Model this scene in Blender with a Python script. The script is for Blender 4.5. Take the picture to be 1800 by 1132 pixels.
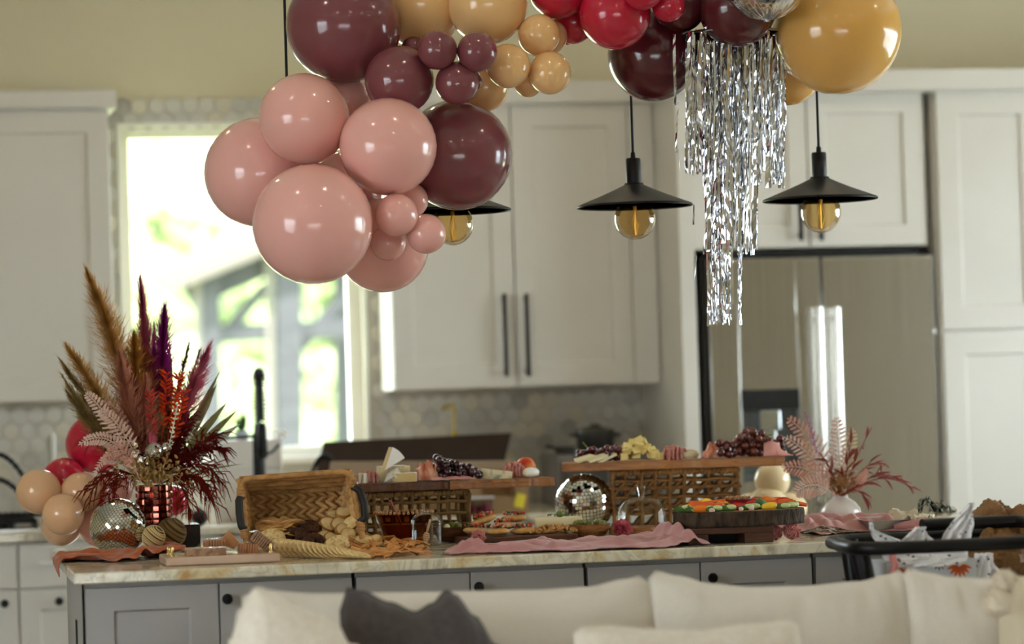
import bpy, bmesh, math, random
from math import sin, cos, pi, radians, sqrt, atan2
from mathutils import Vector, Matrix, noise, Euler
for o in list(bpy.data.objects): bpy.data.objects.remove(o)
SC = bpy.context.scene
COL = SC.collection

# ------------------------------------------------------------------ camera
CF, CYAW, CPIT, CROL, CZ = 5185.86, 0.201187, 0.0229527, 0.0306471, 1.3625
Fw = Vector((sin(CYAW)*cos(CPIT), cos(CYAW)*cos(CPIT), sin(CPIT)))
R0 = Vector((cos(CYAW), -sin(CYAW), 0)); U0 = R0.cross(Fw)
Rt = R0*cos(CROL) - U0*sin(CROL); Up = U0*cos(CROL) + R0*sin(CROL)
cam = bpy.data.cameras.new('camera'); camo = bpy.data.objects.new('camera', cam); COL.objects.link(camo)
mw = Matrix(((Rt.x, Up.x, -Fw.x, 0), (Rt.y, Up.y, -Fw.y, 0), (Rt.z, Up.z, -Fw.z, CZ), (0, 0, 0, 1)))
camo.matrix_world = mw
cam.sensor_width = 36; cam.lens = CF*36/1800; cam.clip_start = .1; cam.clip_end = 300
cam.dof.use_dof = True; cam.dof.focus_distance = 8.45; cam.dof.aperture_fstop = 1.5; cam.dof.aperture_blades = 0
SC.camera = camo
# ------------------------------------------------------------------ world, sun, daylight, exposure
SC.view_settings.view_transform = 'Standard'; SC.view_settings.look = 'None'
SC.view_settings.gamma = 1; SC.view_settings.use_curve_mapping = False; SC.view_settings.exposure = 0.2
W = bpy.data.worlds.new('sky'); SC.world = W; W.use_nodes = True
nt = W.node_tree; bg = nt.nodes['Background']; bg.inputs[0].default_value = (.84, .94, 1, 1); bg.inputs[1].default_value = 9.0
def lamp(name, kind, loc, rot, power, color, **k):
    l = bpy.data.lights.new(name, kind); l.energy = power; l.color = color
    for a, b in k.items(): setattr(l, a, b)
    o = bpy.data.objects.new(name, l); o.location = loc; o.rotation_euler = rot; COL.objects.link(o); return o
lamp('sun', 'SUN', (0, 20, 20), (radians(30), 0, radians(-15)), 16.0, (1, .96, .88), angle=.02)
# daylight standing in the openings of the living-room windows
lamp('daylight_right', 'AREA', (6.12, 8.6, 1.75), (0, radians(90), 0), 30, (.70, .92, 1), shape='RECTANGLE', size=1.3, size_y=2.6)
# recessed downlights of the living-room ceiling
CANS = [(x, y) for x in (.3, 1.6, 2.9, 4.2) for y in (3.4, 5.4, 7.3)] + [(1.2, 9.7), (2.2, 9.7), (3.2, 9.7), (.2, 9.7), (4.3, 9.7)]
for i, (x, y) in enumerate(CANS):
    lamp('downlight_bulb', 'AREA', (x, y, 3.385), (0, 0, 0), 1.55 if y < 9 else 1.7, (1, .84, .66) if y < 9 else (1, .76, .5), shape='DISK', size=.11)

# ------------------------------------------------------------------ helpers
def ray(px, py): return Fw + Rt*((px-900)/CF) + Up*((566-py)/CF)
def at(px, py, Y): d = ray(px, py); t = Y/d.y; return Vector((d.x*t, Y, CZ+d.z*t))
def on(px, py, z=.914): d = ray(px, py); t = (z-CZ)/d.z; return Vector((d.x*t, d.y*t, z))
def ppm(p): return CF/(Vector(p)-Vector((0, 0, CZ))).dot(Fw)     # pixels per metre there
def rgb(h):
    h = h.lstrip('#'); c = [int(h[i:i+2], 16)/255 for i in (0, 2, 4)]
    return tuple(x/12.92 if x <= .04045 else ((x+.055)/1.055)**2.4 for x in c) + (1,)

MATS = {}
def mat(name, col, rough=.5, metal=0, col2=None, scale=8, detail=3, ramp=(.35, .65), bump=0, bscale=40, coat=0, trans=0, ior=1.45, sss=0,
        stretch=(1, 1, 1), spec=.5, kind='noise', sheen=0, alpha=1, dist=0, emit=None, estr=0):
    if name in MATS: return MATS[name]
    m = bpy.data.materials.new(name); m.use_nodes = True; n = m.node_tree.nodes; L = m.node_tree.links
    b = n['Principled BSDF']; c1 = rgb(col)
    b.inputs['Base Color'].default_value = c1; b.inputs['Roughness'].default_value = rough; b.inputs['Metallic'].default_value = metal
    b.inputs['IOR'].default_value = ior; b.inputs['Transmission Weight'].default_value = trans; b.inputs['Coat Weight'].default_value = coat
    b.inputs['Coat Roughness'].default_value = .08
    b.inputs['Specular IOR Level'].default_value = spec; b.inputs['Sheen Weight'].default_value = sheen; b.inputs['Alpha'].default_value = alpha
    if sss:
        b.inputs['Subsurface Weight'].default_value = sss; b.inputs['Subsurface Radius'].default_value = (.02, .012, .01); b.inputs['Subsurface Scale'].default_value = 1
    if emit: b.inputs['Emission Color'].default_value = rgb(emit); b.inputs['Emission Strength'].default_value = estr
    if col2 or bump:
        tc = n.new('ShaderNodeTexCoord'); mp = n.new('ShaderNodeMapping'); mp.inputs['Scale'].default_value = stretch
        L.new(tc.outputs['Object'], mp.inputs['Vector'])
    if col2:
        if kind == 'noise':
            t = n.new('ShaderNodeTexNoise'); t.inputs['Scale'].default_value = scale; t.inputs['Detail'].default_value = detail; t.inputs['Distortion'].default_value = dist; out = t.outputs['Fac']
        elif kind == 'voronoi':
            t = n.new('ShaderNodeTexVoronoi'); t.inputs['Scale'].default_value = scale; out = t.outputs['Distance']
        elif kind == 'wave':
            t = n.new('ShaderNodeTexWave'); t.inputs['Scale'].default_value = scale; t.inputs['Distortion'].default_value = dist; t.inputs['Detail'].default_value = detail; out = t.outputs['Fac']
        L.new(mp.outputs[0], t.inputs['Vector'])
        cr = n.new('ShaderNodeValToRGB'); cr.color_ramp.elements[0].position = ramp[0]; cr.color_ramp.elements[1].position = ramp[1]
        cr.color_ramp.elements[0].color = c1; cr.color_ramp.elements[1].color = rgb(col2)
        L.new(out, cr.inputs[0]); L.new(cr.outputs[0], b.inputs['Base Color'])
    if bump:
        t2 = n.new('ShaderNodeTexNoise'); t2.inputs['Scale'].default_value = bscale; t2.inputs['Detail'].default_value = 4; L.new(mp.outputs[0], t2.inputs['Vector'])
        bp = n.new('ShaderNodeBump'); bp.inputs['Strength'].default_value = bump; bp.inputs['Distance'].default_value = .01
        L.new(t2.outputs['Fac'], bp.inputs['Height']); L.new(bp.outputs[0], b.inputs['Normal'])
    MATS[name] = m; return m
def clear_glass(name, tint='#ffffff', rough=.0, gl=.12):
    """thin clear sheet: lets light through unbent, with a Fresnel reflection"""
    if name in MATS: return MATS[name]
    m = bpy.data.materials.new(name); m.use_nodes = True; n = m.node_tree.nodes; L = m.node_tree.links
    n.remove(n['Principled BSDF']); tr = n.new('ShaderNodeBsdfTransparent'); tr.inputs[0].default_value = rgb(tint)
    g = n.new('ShaderNodeBsdfGlossy'); g.inputs['Roughness'].default_value = rough
    fr = n.new('ShaderNodeLayerWeight'); fr.inputs[0].default_value = gl
    mx = n.new('ShaderNodeMixShader'); mu = n.new('ShaderNodeMath'); mu.operation = 'MULTIPLY'; mu.inputs[1].default_value = .6; L.new(fr.outputs['Fresnel'], mu.inputs[0]); L.new(mu.outputs[0], mx.inputs[0]); L.new(tr.outputs[0], mx.inputs[1]); L.new(g.outputs[0], mx.inputs[2])
    L.new(mx.outputs[0], n['Material Output'].inputs[0]); MATS[name] = m; return m

def fluff(name, c1, c2, tl=.5, scale=30):
    if name in MATS: return MATS[name]
    m = bpy.data.materials.new(name); m.use_nodes = True; n = m.node_tree.nodes; L = m.node_tree.links; n.remove(n['Principled BSDF'])
    t = n.new('ShaderNodeTexNoise'); t.inputs['Scale'].default_value = scale; tc = n.new('ShaderNodeTexCoord'); L.new(tc.outputs['Object'], t.inputs['Vector'])
    cr = n.new('ShaderNodeValToRGB'); cr.color_ramp.elements[0].position = .35; cr.color_ramp.elements[1].position = .65; cr.color_ramp.elements[0].color = rgb(c1); cr.color_ramp.elements[1].color = rgb(c2); L.new(t.outputs['Fac'], cr.inputs[0])
    d = n.new('ShaderNodeBsdfDiffuse'); q = n.new('ShaderNodeBsdfTranslucent'); mx = n.new('ShaderNodeMixShader'); mx.inputs[0].default_value = tl
    L.new(cr.outputs[0], d.inputs[0]); L.new(cr.outputs[0], q.inputs[0]); L.new(d.outputs[0], mx.inputs[1]); L.new(q.outputs[0], mx.inputs[2]); L.new(mx.outputs[0], n['Material Output'].inputs[0]); MATS[name] = m; return m

class M:
    def __init__(s): s.v = []; s.f = []
    def add(s, vs, fs, tf=None):
        k = len(s.v); s.v += [tuple(tf @ Vector(v)) if tf else tuple(v) for v in vs]; s.f += [tuple(i+k for i in f) for f in fs]; return s
    def box(s, c, d, rot=None):
        x, y, z = d[0]/2, d[1]/2, d[2]/2
        vs = [(sx*x, sy*y, sz*z) for sz in (-1, 1) for sy in (-1, 1) for sx in (-1, 1)]
        tf = Matrix.Translation(c) @ (Euler(rot).to_matrix().to_4x4() if rot else Matrix())
        return s.add(vs, [(0, 2, 3, 1), (4, 5, 7, 6), (0, 1, 5, 4), (2, 6, 7, 3), (0, 4, 6, 2), (1, 3, 7, 5)], tf)
    def span(s, a, b): return s.box([(p+q)/2 for p, q in zip(a, b)], [abs(q-p) for p, q in zip(a, b)])
    def tube(s, pts, r, n=8, cap=True):
        pts = [Vector(p) for p in pts]; N = len(pts); rs = r if isinstance(r, (list, tuple)) else [r]*N; k = len(s.v)
        t0 = (pts[1]-pts[0]).normalized(); up = Vector((0, 0, 1)) if abs(t0.z) < .9 else Vector((1, 0, 0)); u = t0.cross(up).normalized()
        for i, p in enumerate(pts):
            t = (pts[min(i+1, N-1)]-pts[max(i-1, 0)])
            t = t.normalized() if t.length > 1e-9 else t0
            u = (u - t*u.dot(t)); u = u.normalized() if u.length > 1e-6 else t.orthogonal().normalized(); w = t.cross(u)
            s.v += [tuple(p + (u*cos(2*pi*j/n)+w*sin(2*pi*j/n))*rs[i]) for j in range(n)]
        for i in range(N-1):
            for j in range(n):
                a, b = k+i*n+j, k+i*n+(j+1) % n; s.f.append((a, b, b+n, a+n))
        if cap: s.f.append(tuple(k+j for j in range(n))[::-1]); s.f.append(tuple(k+(N-1)*n+j for j in range(n)))
        return s
    def lathe(s, prof, n=24, c=(0, 0, 0), tf=None):
        k = len(s.v); c = Vector(c); m = len(prof)
        for (r, z) in prof:
            for j in range(n):
                p = Vector((r*cos(2*pi*j/n), r*sin(2*pi*j/n), z)); s.v.append(tuple(c + (tf @ p if tf else p)))
        for i in range(m-1):
            for j in range(n):
                a, b = k+i*n+j, k+i*n+(j+1) % n; s.f.append((a, b, b+n, a+n))
        if prof[0][0] > 1e-5: s.f.append(tuple(k+j for j in range(n))[::-1])
        if prof[-1][0] > 1e-5: s.f.append(tuple(k+(m-1)*n+j for j in range(n)))
        return s
    def ell(s, c, r, rot=None, n=12, m=8, fn=None):
        r = (r, r, r) if not isinstance(r, (tuple, list)) else r
        tf = Matrix.Translation(c) @ (Euler(rot).to_matrix().to_4x4() if rot else Matrix()); k = len(s.v)
        for i in range(m+1):
            th = pi*i/m
            for j in range(n):
                p = Vector((sin(th)*cos(2*pi*j/n), sin(th)*sin(2*pi*j/n), cos(th)))
                q = p if not fn else p*fn(p)
                s.v.append(tuple(tf @ Vector((q.x*r[0], q.y*r[1], q.z*r[2]))))
        for i in range(m):
            for j in range(n):
                a, b = k+i*n+j, k+i*n+(j+1) % n; s.f.append((a, a+n, b+n, b))
        return s
    def prism(s, poly, z0, z1, tf=None):
        n = len(poly); vs = [(x, y, z0) for x, y in poly]+[(x, y, z1) for x, y in poly]
        return s.add(vs, [tuple(range(n))[::-1], tuple(range(n, 2*n))]+[(i, (i+1) % n, (i+1) % n+n, i+n) for i in range(n)], tf)
    def grid(s, nu, nv, fn, thick=0):
        k = len(s.v)
        for i in range(nu+1):
            for j in range(nv+1): s.v.append(tuple(fn(i/nu, j/nv)))
        for i in range(nu):
            for j in range(nv):
                a = k+i*(nv+1)+j; s.f.append((a, a+nv+1, a+nv+2, a+1))
        return s
    def leaf(s, a, b, w, nrm, sag=0, fold=.25):
        """leaf blade from a to b, widest w near the middle"""
        a, b = Vector(a), Vector(b); ax = b-a; sd = ax.cross(Vector(nrm))
        sd = sd.normalized() if sd.length > 1e-9 else Vector((1, 0, 0)); up = sd.cross(ax).normalized()
        m1 = a+ax*.33+up*sag; m2 = a+ax*.7+up*sag*.8
        return s.add([a, m1+sd*w*.5+up*w*fold, m1, m1-sd*w*.5+up*w*fold, m2+sd*w*.36+up*w*fold*.7, m2, m2-sd*w*.36+up*w*fold*.7, b],
                     [(0, 2, 1), (0, 3, 2), (1, 2, 5, 4), (2, 3, 6, 5), (4, 5, 7), (5, 6, 7)])

def obj(name, m, material, parent=None, loc=None, rot=None, smooth=None, bev=0, kind=None, label=None, solid=0, sub=0):
    me = bpy.data.meshes.new(name); me.from_pydata(m.v, [], m.f); me.validate(); me.update()
    o = bpy.data.objects.new(name, me); COL.objects.link(o)
    if material: me.materials.append(material)
    if parent: o.parent = parent
    if loc is not None: o.location = loc
    if rot is not None: o.rotation_euler = rot
    if smooth is not None:
        me.polygons.foreach_set('use_smooth', [True]*len(me.polygons))
        if smooth < 180: me.set_sharp_from_angle(angle=radians(smooth))
    if solid: md = o.modifiers.new('thickness', 'SOLIDIFY'); md.thickness = solid; md.offset = 0
    if sub: md = o.modifiers.new('subdivision', 'SUBSURF'); md.levels = sub; md.render_levels = sub
    if bev:
        md = o.modifiers.new('bevel', 'BEVEL'); md.width = bev; md.segments = 2; md.limit_method = 'ANGLE'
    if kind: o['kind'] = kind
    if label: o['label'] = label
    return o
def tag(o, label, cat, group=None):
    o['label'] = label; o['category'] = cat
    if group: o['group'] = group
    return o
def thing(name, label, cat, loc=(0, 0, 0), rot=(0, 0, 0), group=None):
    o = bpy.data.objects.new(name, None); COL.objects.link(o); o.location = loc; o.rotation_euler = rot; o.empty_display_size = .05
    return tag(o, label, cat, group)
def struct(name, m, material, **k): return obj(name, m, material, kind='structure', **k)
def dup(root, loc, rot=None, label=None, group=None, scale=None):
    r = root.copy(); COL.objects.link(r); r.location = loc
    if rot is not None: r.rotation_euler = rot
    if scale is not None: r.scale = scale
    if label: r['label'] = label
    if group: r['group'] = group
    for ch in list(root.children):
        c = ch.copy(); COL.objects.link(c); c.parent = r
        for g in list(ch.children): d = g.copy(); COL.objects.link(d); d.parent = c
    return r
def V(*a): return Vector(a)
def fbm(x, y, z=0, s=1.0): return noise.fractal(V(x*s, y*s, z*s), 1.0, 2.0, 3)
def rr(a, b): return RND.uniform(a, b)
RND = random.Random(7)

# ------------------------------------------------------------------ materials
m_wall = mat('painted_wall', '#d8ceb0', .8, bump=.02)
m_ceil = mat('ceiling_paint', '#e4e1d8', .9, bump=.02)
m_floor = mat('oak_floor', '#a3978a', .5, col2='#b3a798', scale=3, stretch=(1, 12, 1))
m_cab = mat('cabinet_paint', '#d9d5cc', .42, col2='#d5d0c6', scale=2)
m_isl = mat('island_paint', '#a29e9b', .42, col2='#9c9895', scale=2)
m_gap = mat('dark_gap', '#2a2622', .9)
m_white = mat('white_trim', '#eceae2', .4)
m_black = mat('black_metal', '#0b0a0b', .38, spec=.3)
m_steel = mat('stainless_steel', '#c9c6c0', .22, metal=1, col2='#bdb9b2', scale=3, stretch=(60, 60, .5), bump=.015, bscale=3)
m_dark = mat('dark_plastic', '#1a1a1c', .35)
m_grout = mat('grout', '#b9b3a6', .9)

def marble():
    m = bpy.data.materials.new('cream_quartzite'); m.use_nodes = True; n = m.node_tree.nodes; L = m.node_tree.links; b = n['Principled BSDF']
    b.inputs['Roughness'].default_value = .12
    tc = n.new('ShaderNodeTexCoord'); a = n.new('ShaderNodeTexNoise'); a.inputs['Scale'].default_value = 5; a.inputs['Detail'].default_value = 8; a.inputs['Distortion'].default_value = 1.6
    L.new(tc.outputs['Object'], a.inputs['Vector'])
    c = n.new('ShaderNodeValToRGB'); e = c.color_ramp.elements; e[0].position = .3; e[0].color = rgb('#9c927e'); e[1].position = .75; e[1].color = rgb('#c79a5c')
    x = e.new(.42); x.color = rgb('#d2c7ac'); x = e.new(.52); x.color = rgb('#e4dcc6'); x = e.new(.62); x.color = rgb('#d8c7a0')
    L.new(a.outputs['Fac'], c.inputs[0])
    v = n.new('ShaderNodeTexNoise'); v.inputs['Scale'].default_value = 7; v.inputs['Detail'].default_value = 9; v.inputs['Distortion'].default_value = 3; L.new(tc.outputs['Object'], v.inputs['Vector'])
    r = n.new('ShaderNodeValToRGB'); q = r.color_ramp.elements; q[0].position = .46; q[0].color = (0, 0, 0, 1); q[1].position = .54; q[1].color = (0, 0, 0, 1); y = q.new(.5); y.color = (.3, .3, .3, 1)
    L.new(v.outputs['Fac'], r.inputs[0]); mx = n.new('ShaderNodeMixRGB'); L.new(r.outputs[0], mx.inputs[0]); L.new(c.outputs[0], mx.inputs[1]); mx.inputs[2].default_value = rgb('#6e5a44')
    L.new(mx.outputs[0], b.inputs['Base Color']); return m
m_marble = marble()
def wood(name, c1, c2, rough=.45, scale=6, st=(1, 14, 14)):
    return mat(name, c1, rough, col2=c2, scale=scale, stretch=st, detail=6, dist=1.2, ramp=(.3, .7), bump=.03, bscale=20)
m_walnut = wood('walnut', '#6a3f22', '#3d2312')
m_acacia = wood('acacia', '#a56f3d', '#6f4323')
m_teak = wood('light_teak', '#b47c45', '#8d5930')

# ------------------------------------------------------------------ room shell
YB = 11.25
wl = at(218, 500, YB).x; wr = at(637, 500, YB).x; wt = at(427, 220, YB).z; wb = at(427, 806, YB).z
m = M(); m.span((-3.1, YB, 0), (wl, YB+.16, 3.5)); m.span((wr, YB, 0), (6.3, YB+.16, 3.5)); m.span((wl, YB, wt), (wr, YB+.16, 3.5)); m.span((wl, YB, 0), (wr, YB+.16, wb))
WALLB = struct('wall_back', m, m_wall)
struct('floor', M().span((-3.1, -4.1, -.1), (6.3, YB, 0)), m_floor)
struct('ceiling', M().span((-3.1, -4.1, 3.42), (6.3, YB+.16, 3.55)), m_ceil)
m = M(); m.span((-3.1, -4.1, 0), (-3.0, 3.2, 3.5)); m.span((-3.1, 5.8, 0), (-3, YB, 3.5)); m.span((-3.1, 3.2, 0), (-3, 5.8, .75)); m.span((-3.1, 3.2, 2.65), (-3, 5.8, 3.5))
struct('wall_left', m, m_wall)
m = M(); m.span((6.2, -4.1, 0), (6.3, 7.25, 3.5)); m.span((6.2, 9.95, 0), (6.3, YB, 3.5)); m.span((6.2, 7.25, 0), (6.3, 9.95, 1.05)); m.span((6.2, 7.25, 2.45), (6.3, 9.95, 3.5))
struct('wall_right', m, m_wall)
m = M(); m.span((-3.1, -4.1, 0), (-2.4, -4, 3.5)); m.span((2.4, -4.1, 0), (6.3, -4, 3.5)); m.span((-2.4, -4.1, 0), (2.4, -4, .1)); m.span((-2.4, -4.1, 1.3), (2.4, -4, 3.5))  # unseen rear opening shaped low: lights the sofa, keeps the island front dark
struct('wall_rear', m, m_wall)
# muntins of the living-room windows that show as reflections; the rear one is shaped for its light
m = M()
for y in (7.25, 8.15, 9.05, 9.92): m.span((6.02, y, 1.05), (6.08, y+.05, 2.45))
for z in (1.05, 1.72, 2.41): m.span((6.02, 7.25, z), (6.08, 9.95, z+.04))
struct('window_2', m, m_white)
m = M()
for x in (-2.4, -.83, .77, 2.34): m.span((x, -4.06, .1), (x+.06, -4.0, 1.3))
for z in (.1, 1.25): m.span((-2.4, -4.06, z), (2.4, -4.0, z+.05))
struct('window_low_light', m, m_white)
m = M()
for y in (3.2, 4.05, 4.9, 5.74): m.span((-3.06, y, .75), (-3.0, y+.06, 2.65))
for z in (.75, 1.68, 2.6): m.span((-3.06, 3.2, z), (-3.0, 5.8, z+.05))
struct('window_4', m, m_white)
for nm, a_, b_ in (('window_2', (6.16, 7.25, 1.05), (6.165, 9.95, 2.45)), ('window_low_light', (-2.4, -4.05, .1), (2.4, -4.045, 1.3)), ('window_4', (-3.055, 3.2, .75), (-3.05, 5.8, 2.65))):
    obj('pane', M().span(a_, b_), clear_glass('window_glass', gl=.05), bpy.data.objects[nm])
# ceiling downlight trims
for i, (x, y) in enumerate(CANS):
    t = thing('recessed_downlight', 'round white recessed downlight in the ceiling', 'downlight', (x, y, 3.42), group='ceiling downlights')
    obj('trim_ring', M().lathe([(.062, 0), (.085, 0), (.09, -.006), (.085, -.012), (.062, -.01), (.062, 0)], 20), m_white, t, smooth=40)
# kitchen window
WIN = obj('window_1', M().span((wl, YB+.07, wb), (wl+.035, YB+.13, wt)).span((wr-.05, YB+.07, wb), (wr, YB+.13, wt)).span((wl+.035, YB+.07, wt-.04), (wr-.05, YB+.13, wt)).span((wl+.035, YB+.07, wb), (wr-.05, YB+.13, wb+.04)), m_white, kind='structure')
obj('pane', M().span((wl+.03, YB+.095, wb+.03), (wr-.04, YB+.1, wt-.03)), clear_glass('window_glass', gl=.05), WIN)
obj('sill', M().span((wl-.0, YB-.02, wb-.025), (wr+.0, YB+.07, wb+.002)), m_white, WIN, bev=.004)
obj('casing', M().span((wl-.012, YB-.014, wb), (wl+.004, YB-.0005, wt-.004)).span((wr-.004, YB-.014, wb), (wr+.012, YB-.0005, wt-.004)).span((wl-.012, YB-.014, wt-.004), (wr+.012, YB-.0005, wt+.012)), m_white, WIN)

# hexagon backsplash tiles
tile_m = [mat('hex_tile_%s' % n, c, .28, col2=c2, scale=6, detail=5) for n, c, c2 in
          (('pale', '#d6d2c8', '#cbc6bb'), ('cream', '#d9d2c2', '#cfc6b4'), ('grey', '#b3afa8', '#c4c0b8'), ('mist', '#cbc9c2', '#bdbab2'), ('smoke', '#a29d96', '#b5b0a8'))]
FL = .064; hr = FL/sqrt(3)
def hexm():
    m = M(); a = [(hr*.96*sin(i*pi/3), hr*.96*cos(i*pi/3)) for i in range(6)]; b = [(x*.94, z*.94) for x, z in a]
    m.add([(x, 0, z) for x, z in a]+[(x, -.006, z) for x, z in a]+[(x, -.008, z) for x, z in b],
          [(i, (i+1) % 6, (i+1) % 6+6, i+6) for i in range(6)]+[(i+6, (i+1) % 6+6, (i+1) % 6+12, i+12) for i in range(6)]+[tuple(range(12, 18))])
    return m
tiles = []
for i, tm in enumerate(tile_m):
    me = bpy.data.meshes.new('tile'); h = hexm(); me.from_pydata(h.v, [], h.f); me.materials.append(tm); tiles.append(me)
xL, xR = at(-12, 700, YB).x, 2.80
ztop = at(430, 176, YB).z
struct('trim_1', M().span((xL-1.2, YB-.004, .914), (wl-.012, YB, 1.372)).span((wr+.012, YB-.004, .914), (xR, YB, 1.372)).span((wl-.012, YB-.004, .914), (wr+.012, YB, wb-.026)).span((at(192, 500, YB).x, YB-.004, 1.372), (wl-.012, YB, ztop)).span((wr+.012, YB-.004, 1.372), (1.80, YB, ztop)).span((wl-.012, YB-.004, wt+.012), (wr+.012, YB, ztop)), m_grout)
cnt = 0; r_ = 0; z = .93
stf = M()
while z < ztop+.02:
    x = xL-FL*18 + (FL/2 if r_ % 2 else 0)
    while x < xR:
        low = z < 1.365
        vis = (low and (x < wl-.03 or x > wr+.03 or z < wb-.04)) or (not low and z < ztop+.005 and ((at(196, 500, YB).x-.02 < x < wl-.03) or (wr+.03 < x < 1.79) or (wl-.05 < x < wr+.05 and z > wt+.008)))
        hidden = x < xL-.01 or low and z < 1.06 and x < wl or (z < 1.03 and x > wl)
        if vis and not hidden:
            o = bpy.data.objects.new('tile', tiles[RND.choices(range(5), (5, 4, 1, 3, 1))[0]]); COL.objects.link(o); o.parent = WALLB; o.location = (x, YB-.004, z); cnt += 1
        elif vis: stf.add(hexm().v, hexm().f, Matrix.Translation((x, YB-.004, z)))
        x += FL
    z += hr*1.5; r_ += 1
print('tiles', cnt)
obj('tile_field', stf, tile_m[0], WALLB, kind='stuff')

# ------------------------------------------------------------------ cabinetry
def shaker(m, x0, x1, z0, z1, y, st=.075, rail=.075, t=.02, rec=.009):
    """door slab facing -y with a recessed centre panel"""
    a, b, c, d = x0+st, x1-st, z0+rail, z1-rail; e = .004
    o = [(x0, y, z0), (x1, y, z0), (x1, y, z1), (x0, y, z1)]; i = [(a, y, c), (b, y, c), (b, y, d), (a, y, d)]
    p = [(a+e, y+rec, c+e), (b-e, y+rec, c+e), (b-e, y+rec, d-e), (a+e, y+rec, d-e)]; k = [(x0, y+t, z0), (x1, y+t, z0), (x1, y+t, z1), (x0, y+t, z1)]
    f = [(8, 9, 10, 11), (12, 15, 14, 13)]
    for q in range(4):
        n = (q+1) % 4; f += [(q, n, n+4, q+4), (q+4, n+4, n+8, q+8), (q+12, n+12, n, q)]
    return m.add(o+i+p+k, f)
def bar_handle(x, z0, z1, y, parent, name='handle', r=.0075, off=.032, material=None):
    m = M().box((x, y-off, (z0+z1)/2), (r*2, r*1.6, z1-z0)); m.box((x, y-off/2, z0+.02), (r*1.4, off, r*1.4)); m.box((x, y-off/2, z1-.02), (r*1.4, off, r*1.4))
    return obj(name, m, material or m_black, parent, bev=.002, label='black bar handle' if not material else None)
def knob(x, z, y, parent):
    tf = Matrix.Rotation(radians(90), 4, 'X')
    return obj('knob', M().lathe([(.006, 0), (.006, .014), (.013, .02), (.0145, .027), (.011, .032), (0, .033)], 14, (x, y, z), tf), m_black, parent, smooth=40, label='round black knob')
YU, ZB, ZT = 10.923, 1.372, 2.445
def cabinet(name, label, x0, x1, z0, z1, yf, yb, doors, st=.075, rail=.08, bodymat=None, gap=.0035, dmat=None):
    t = thing(name, label, 'cabinet'); t.location = ((x0+x1)/2, yf, z0); off = Vector(t.location)
    m = M().span(V(x0, yf+.021, z0)-off, V(x1, yb, z1)-off)
    obj('body', m, bodymat or m_cab, t, bev=.002)
    ds = []
    for (a, b, c, d) in doors:
        mm = M(); shaker(mm, a+gap-off.x, b-gap-off.x, c+gap-off.z, d-gap-off.z, 0, st, rail); ds.append(obj('door', mm, dmat or m_cab, t, bev=.0015))
    return t, ds
# left upper
xr = at(197.5, 450, YU).x
t, ds = cabinet('wall_cabinet', 'pale shaker upper cabinet hanging left of the window', -.75, xr, ZB, ZT, YU, YB-.004, [(-.75, -.02, ZB, ZT), (-.02, xr, ZB, ZT)], .078, .085)
# middle upper
t, ds = cabinet('wall_cabinet', 'pale double-door upper cabinet hanging between the window and refrigerator', 1.768, 2.80, ZB, ZT, YU, YB-.004, [(1.768, 2.2422, ZB, ZT), (2.2422, 2.70, ZB, ZT)], .078, .085)
obj('filler_strip', M().box((2.75-2.284, .012, (ZT-ZB)/2), (.098, .02, ZT-ZB)), m_cab, t)
for d, px in zip(ds, (886, 925)):
    a, b = at(px, 516, YU-.03), at(px, 662, YU-.03); bar_handle(a.x-2.284, b.z-ZB, a.z-ZB, 0, d)
# refrigerator surround
YF = 10.6236
PX0 = 2.803
t = thing('end_panel', 'tall pale side panel enclosing the left of the refrigerator', 'panel', (PX0+.03, YF, 0)); obj('panel_board', M().span((-.028, -.02, 0), (.03, YB-YF-.004, ZT)), m_cab, t, bev=.002)
cx0, cx1 = PX0+.062, 3.79
mid = at(1424, 440, YF).x
t, ds = cabinet('bridge_cabinet', 'pale two-door cabinet above the stainless refrigerator', cx0, cx1, 1.862, ZT, YF, YB-.004, [(cx0, mid, 1.862, ZT), (mid, at(1600, 300, YF).x+.05, 1.862, ZT)], .07, .075)
for d, px in zip(ds, (1406, 1442)):
    a, b = at(px, 345, YF-.03), at(px, 423, YF-.03); bar_handle(a.x-(cx0+cx1)/2, b.z-1.862, a.z-1.862, 0, d)
# tall pantry right
zs = at(1725, 580, YF).z
t, ds = cabinet('pantry_cabinet', 'tall pale pantry cabinet standing right of the refrigerator', 3.815, 5.35, .1, ZT, YF-.02, YB-.004,
                [(3.822, 4.25, zs, ZT), (4.25, 4.80, zs, ZT), (4.80, 5.35, zs, ZT), (3.822, 4.25, .1, zs), (4.25, 4.80, .1, zs), (4.80, 5.35, .1, zs)], .085, .088)
# crown boards
def crown(name, x0, x1, y, zt): struct(name, M().span((x0, y-.028, ZT+.001), (x1, YB-.002, zt)).span((x0, y-.012, ZT-.004), (x1, YB-.3, ZT+.001)), m_cab, bev=.004)
crown('trim_2', -.8, xr+.028, YU, at(100, 160, YU).z)
crown('trim_3', 1.745, 2.775, YU, at(1040, 142, YU).z)
crown('trim_4', 2.775, 5.4, YF-.02, at(1700, 123, YF).z)
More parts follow.
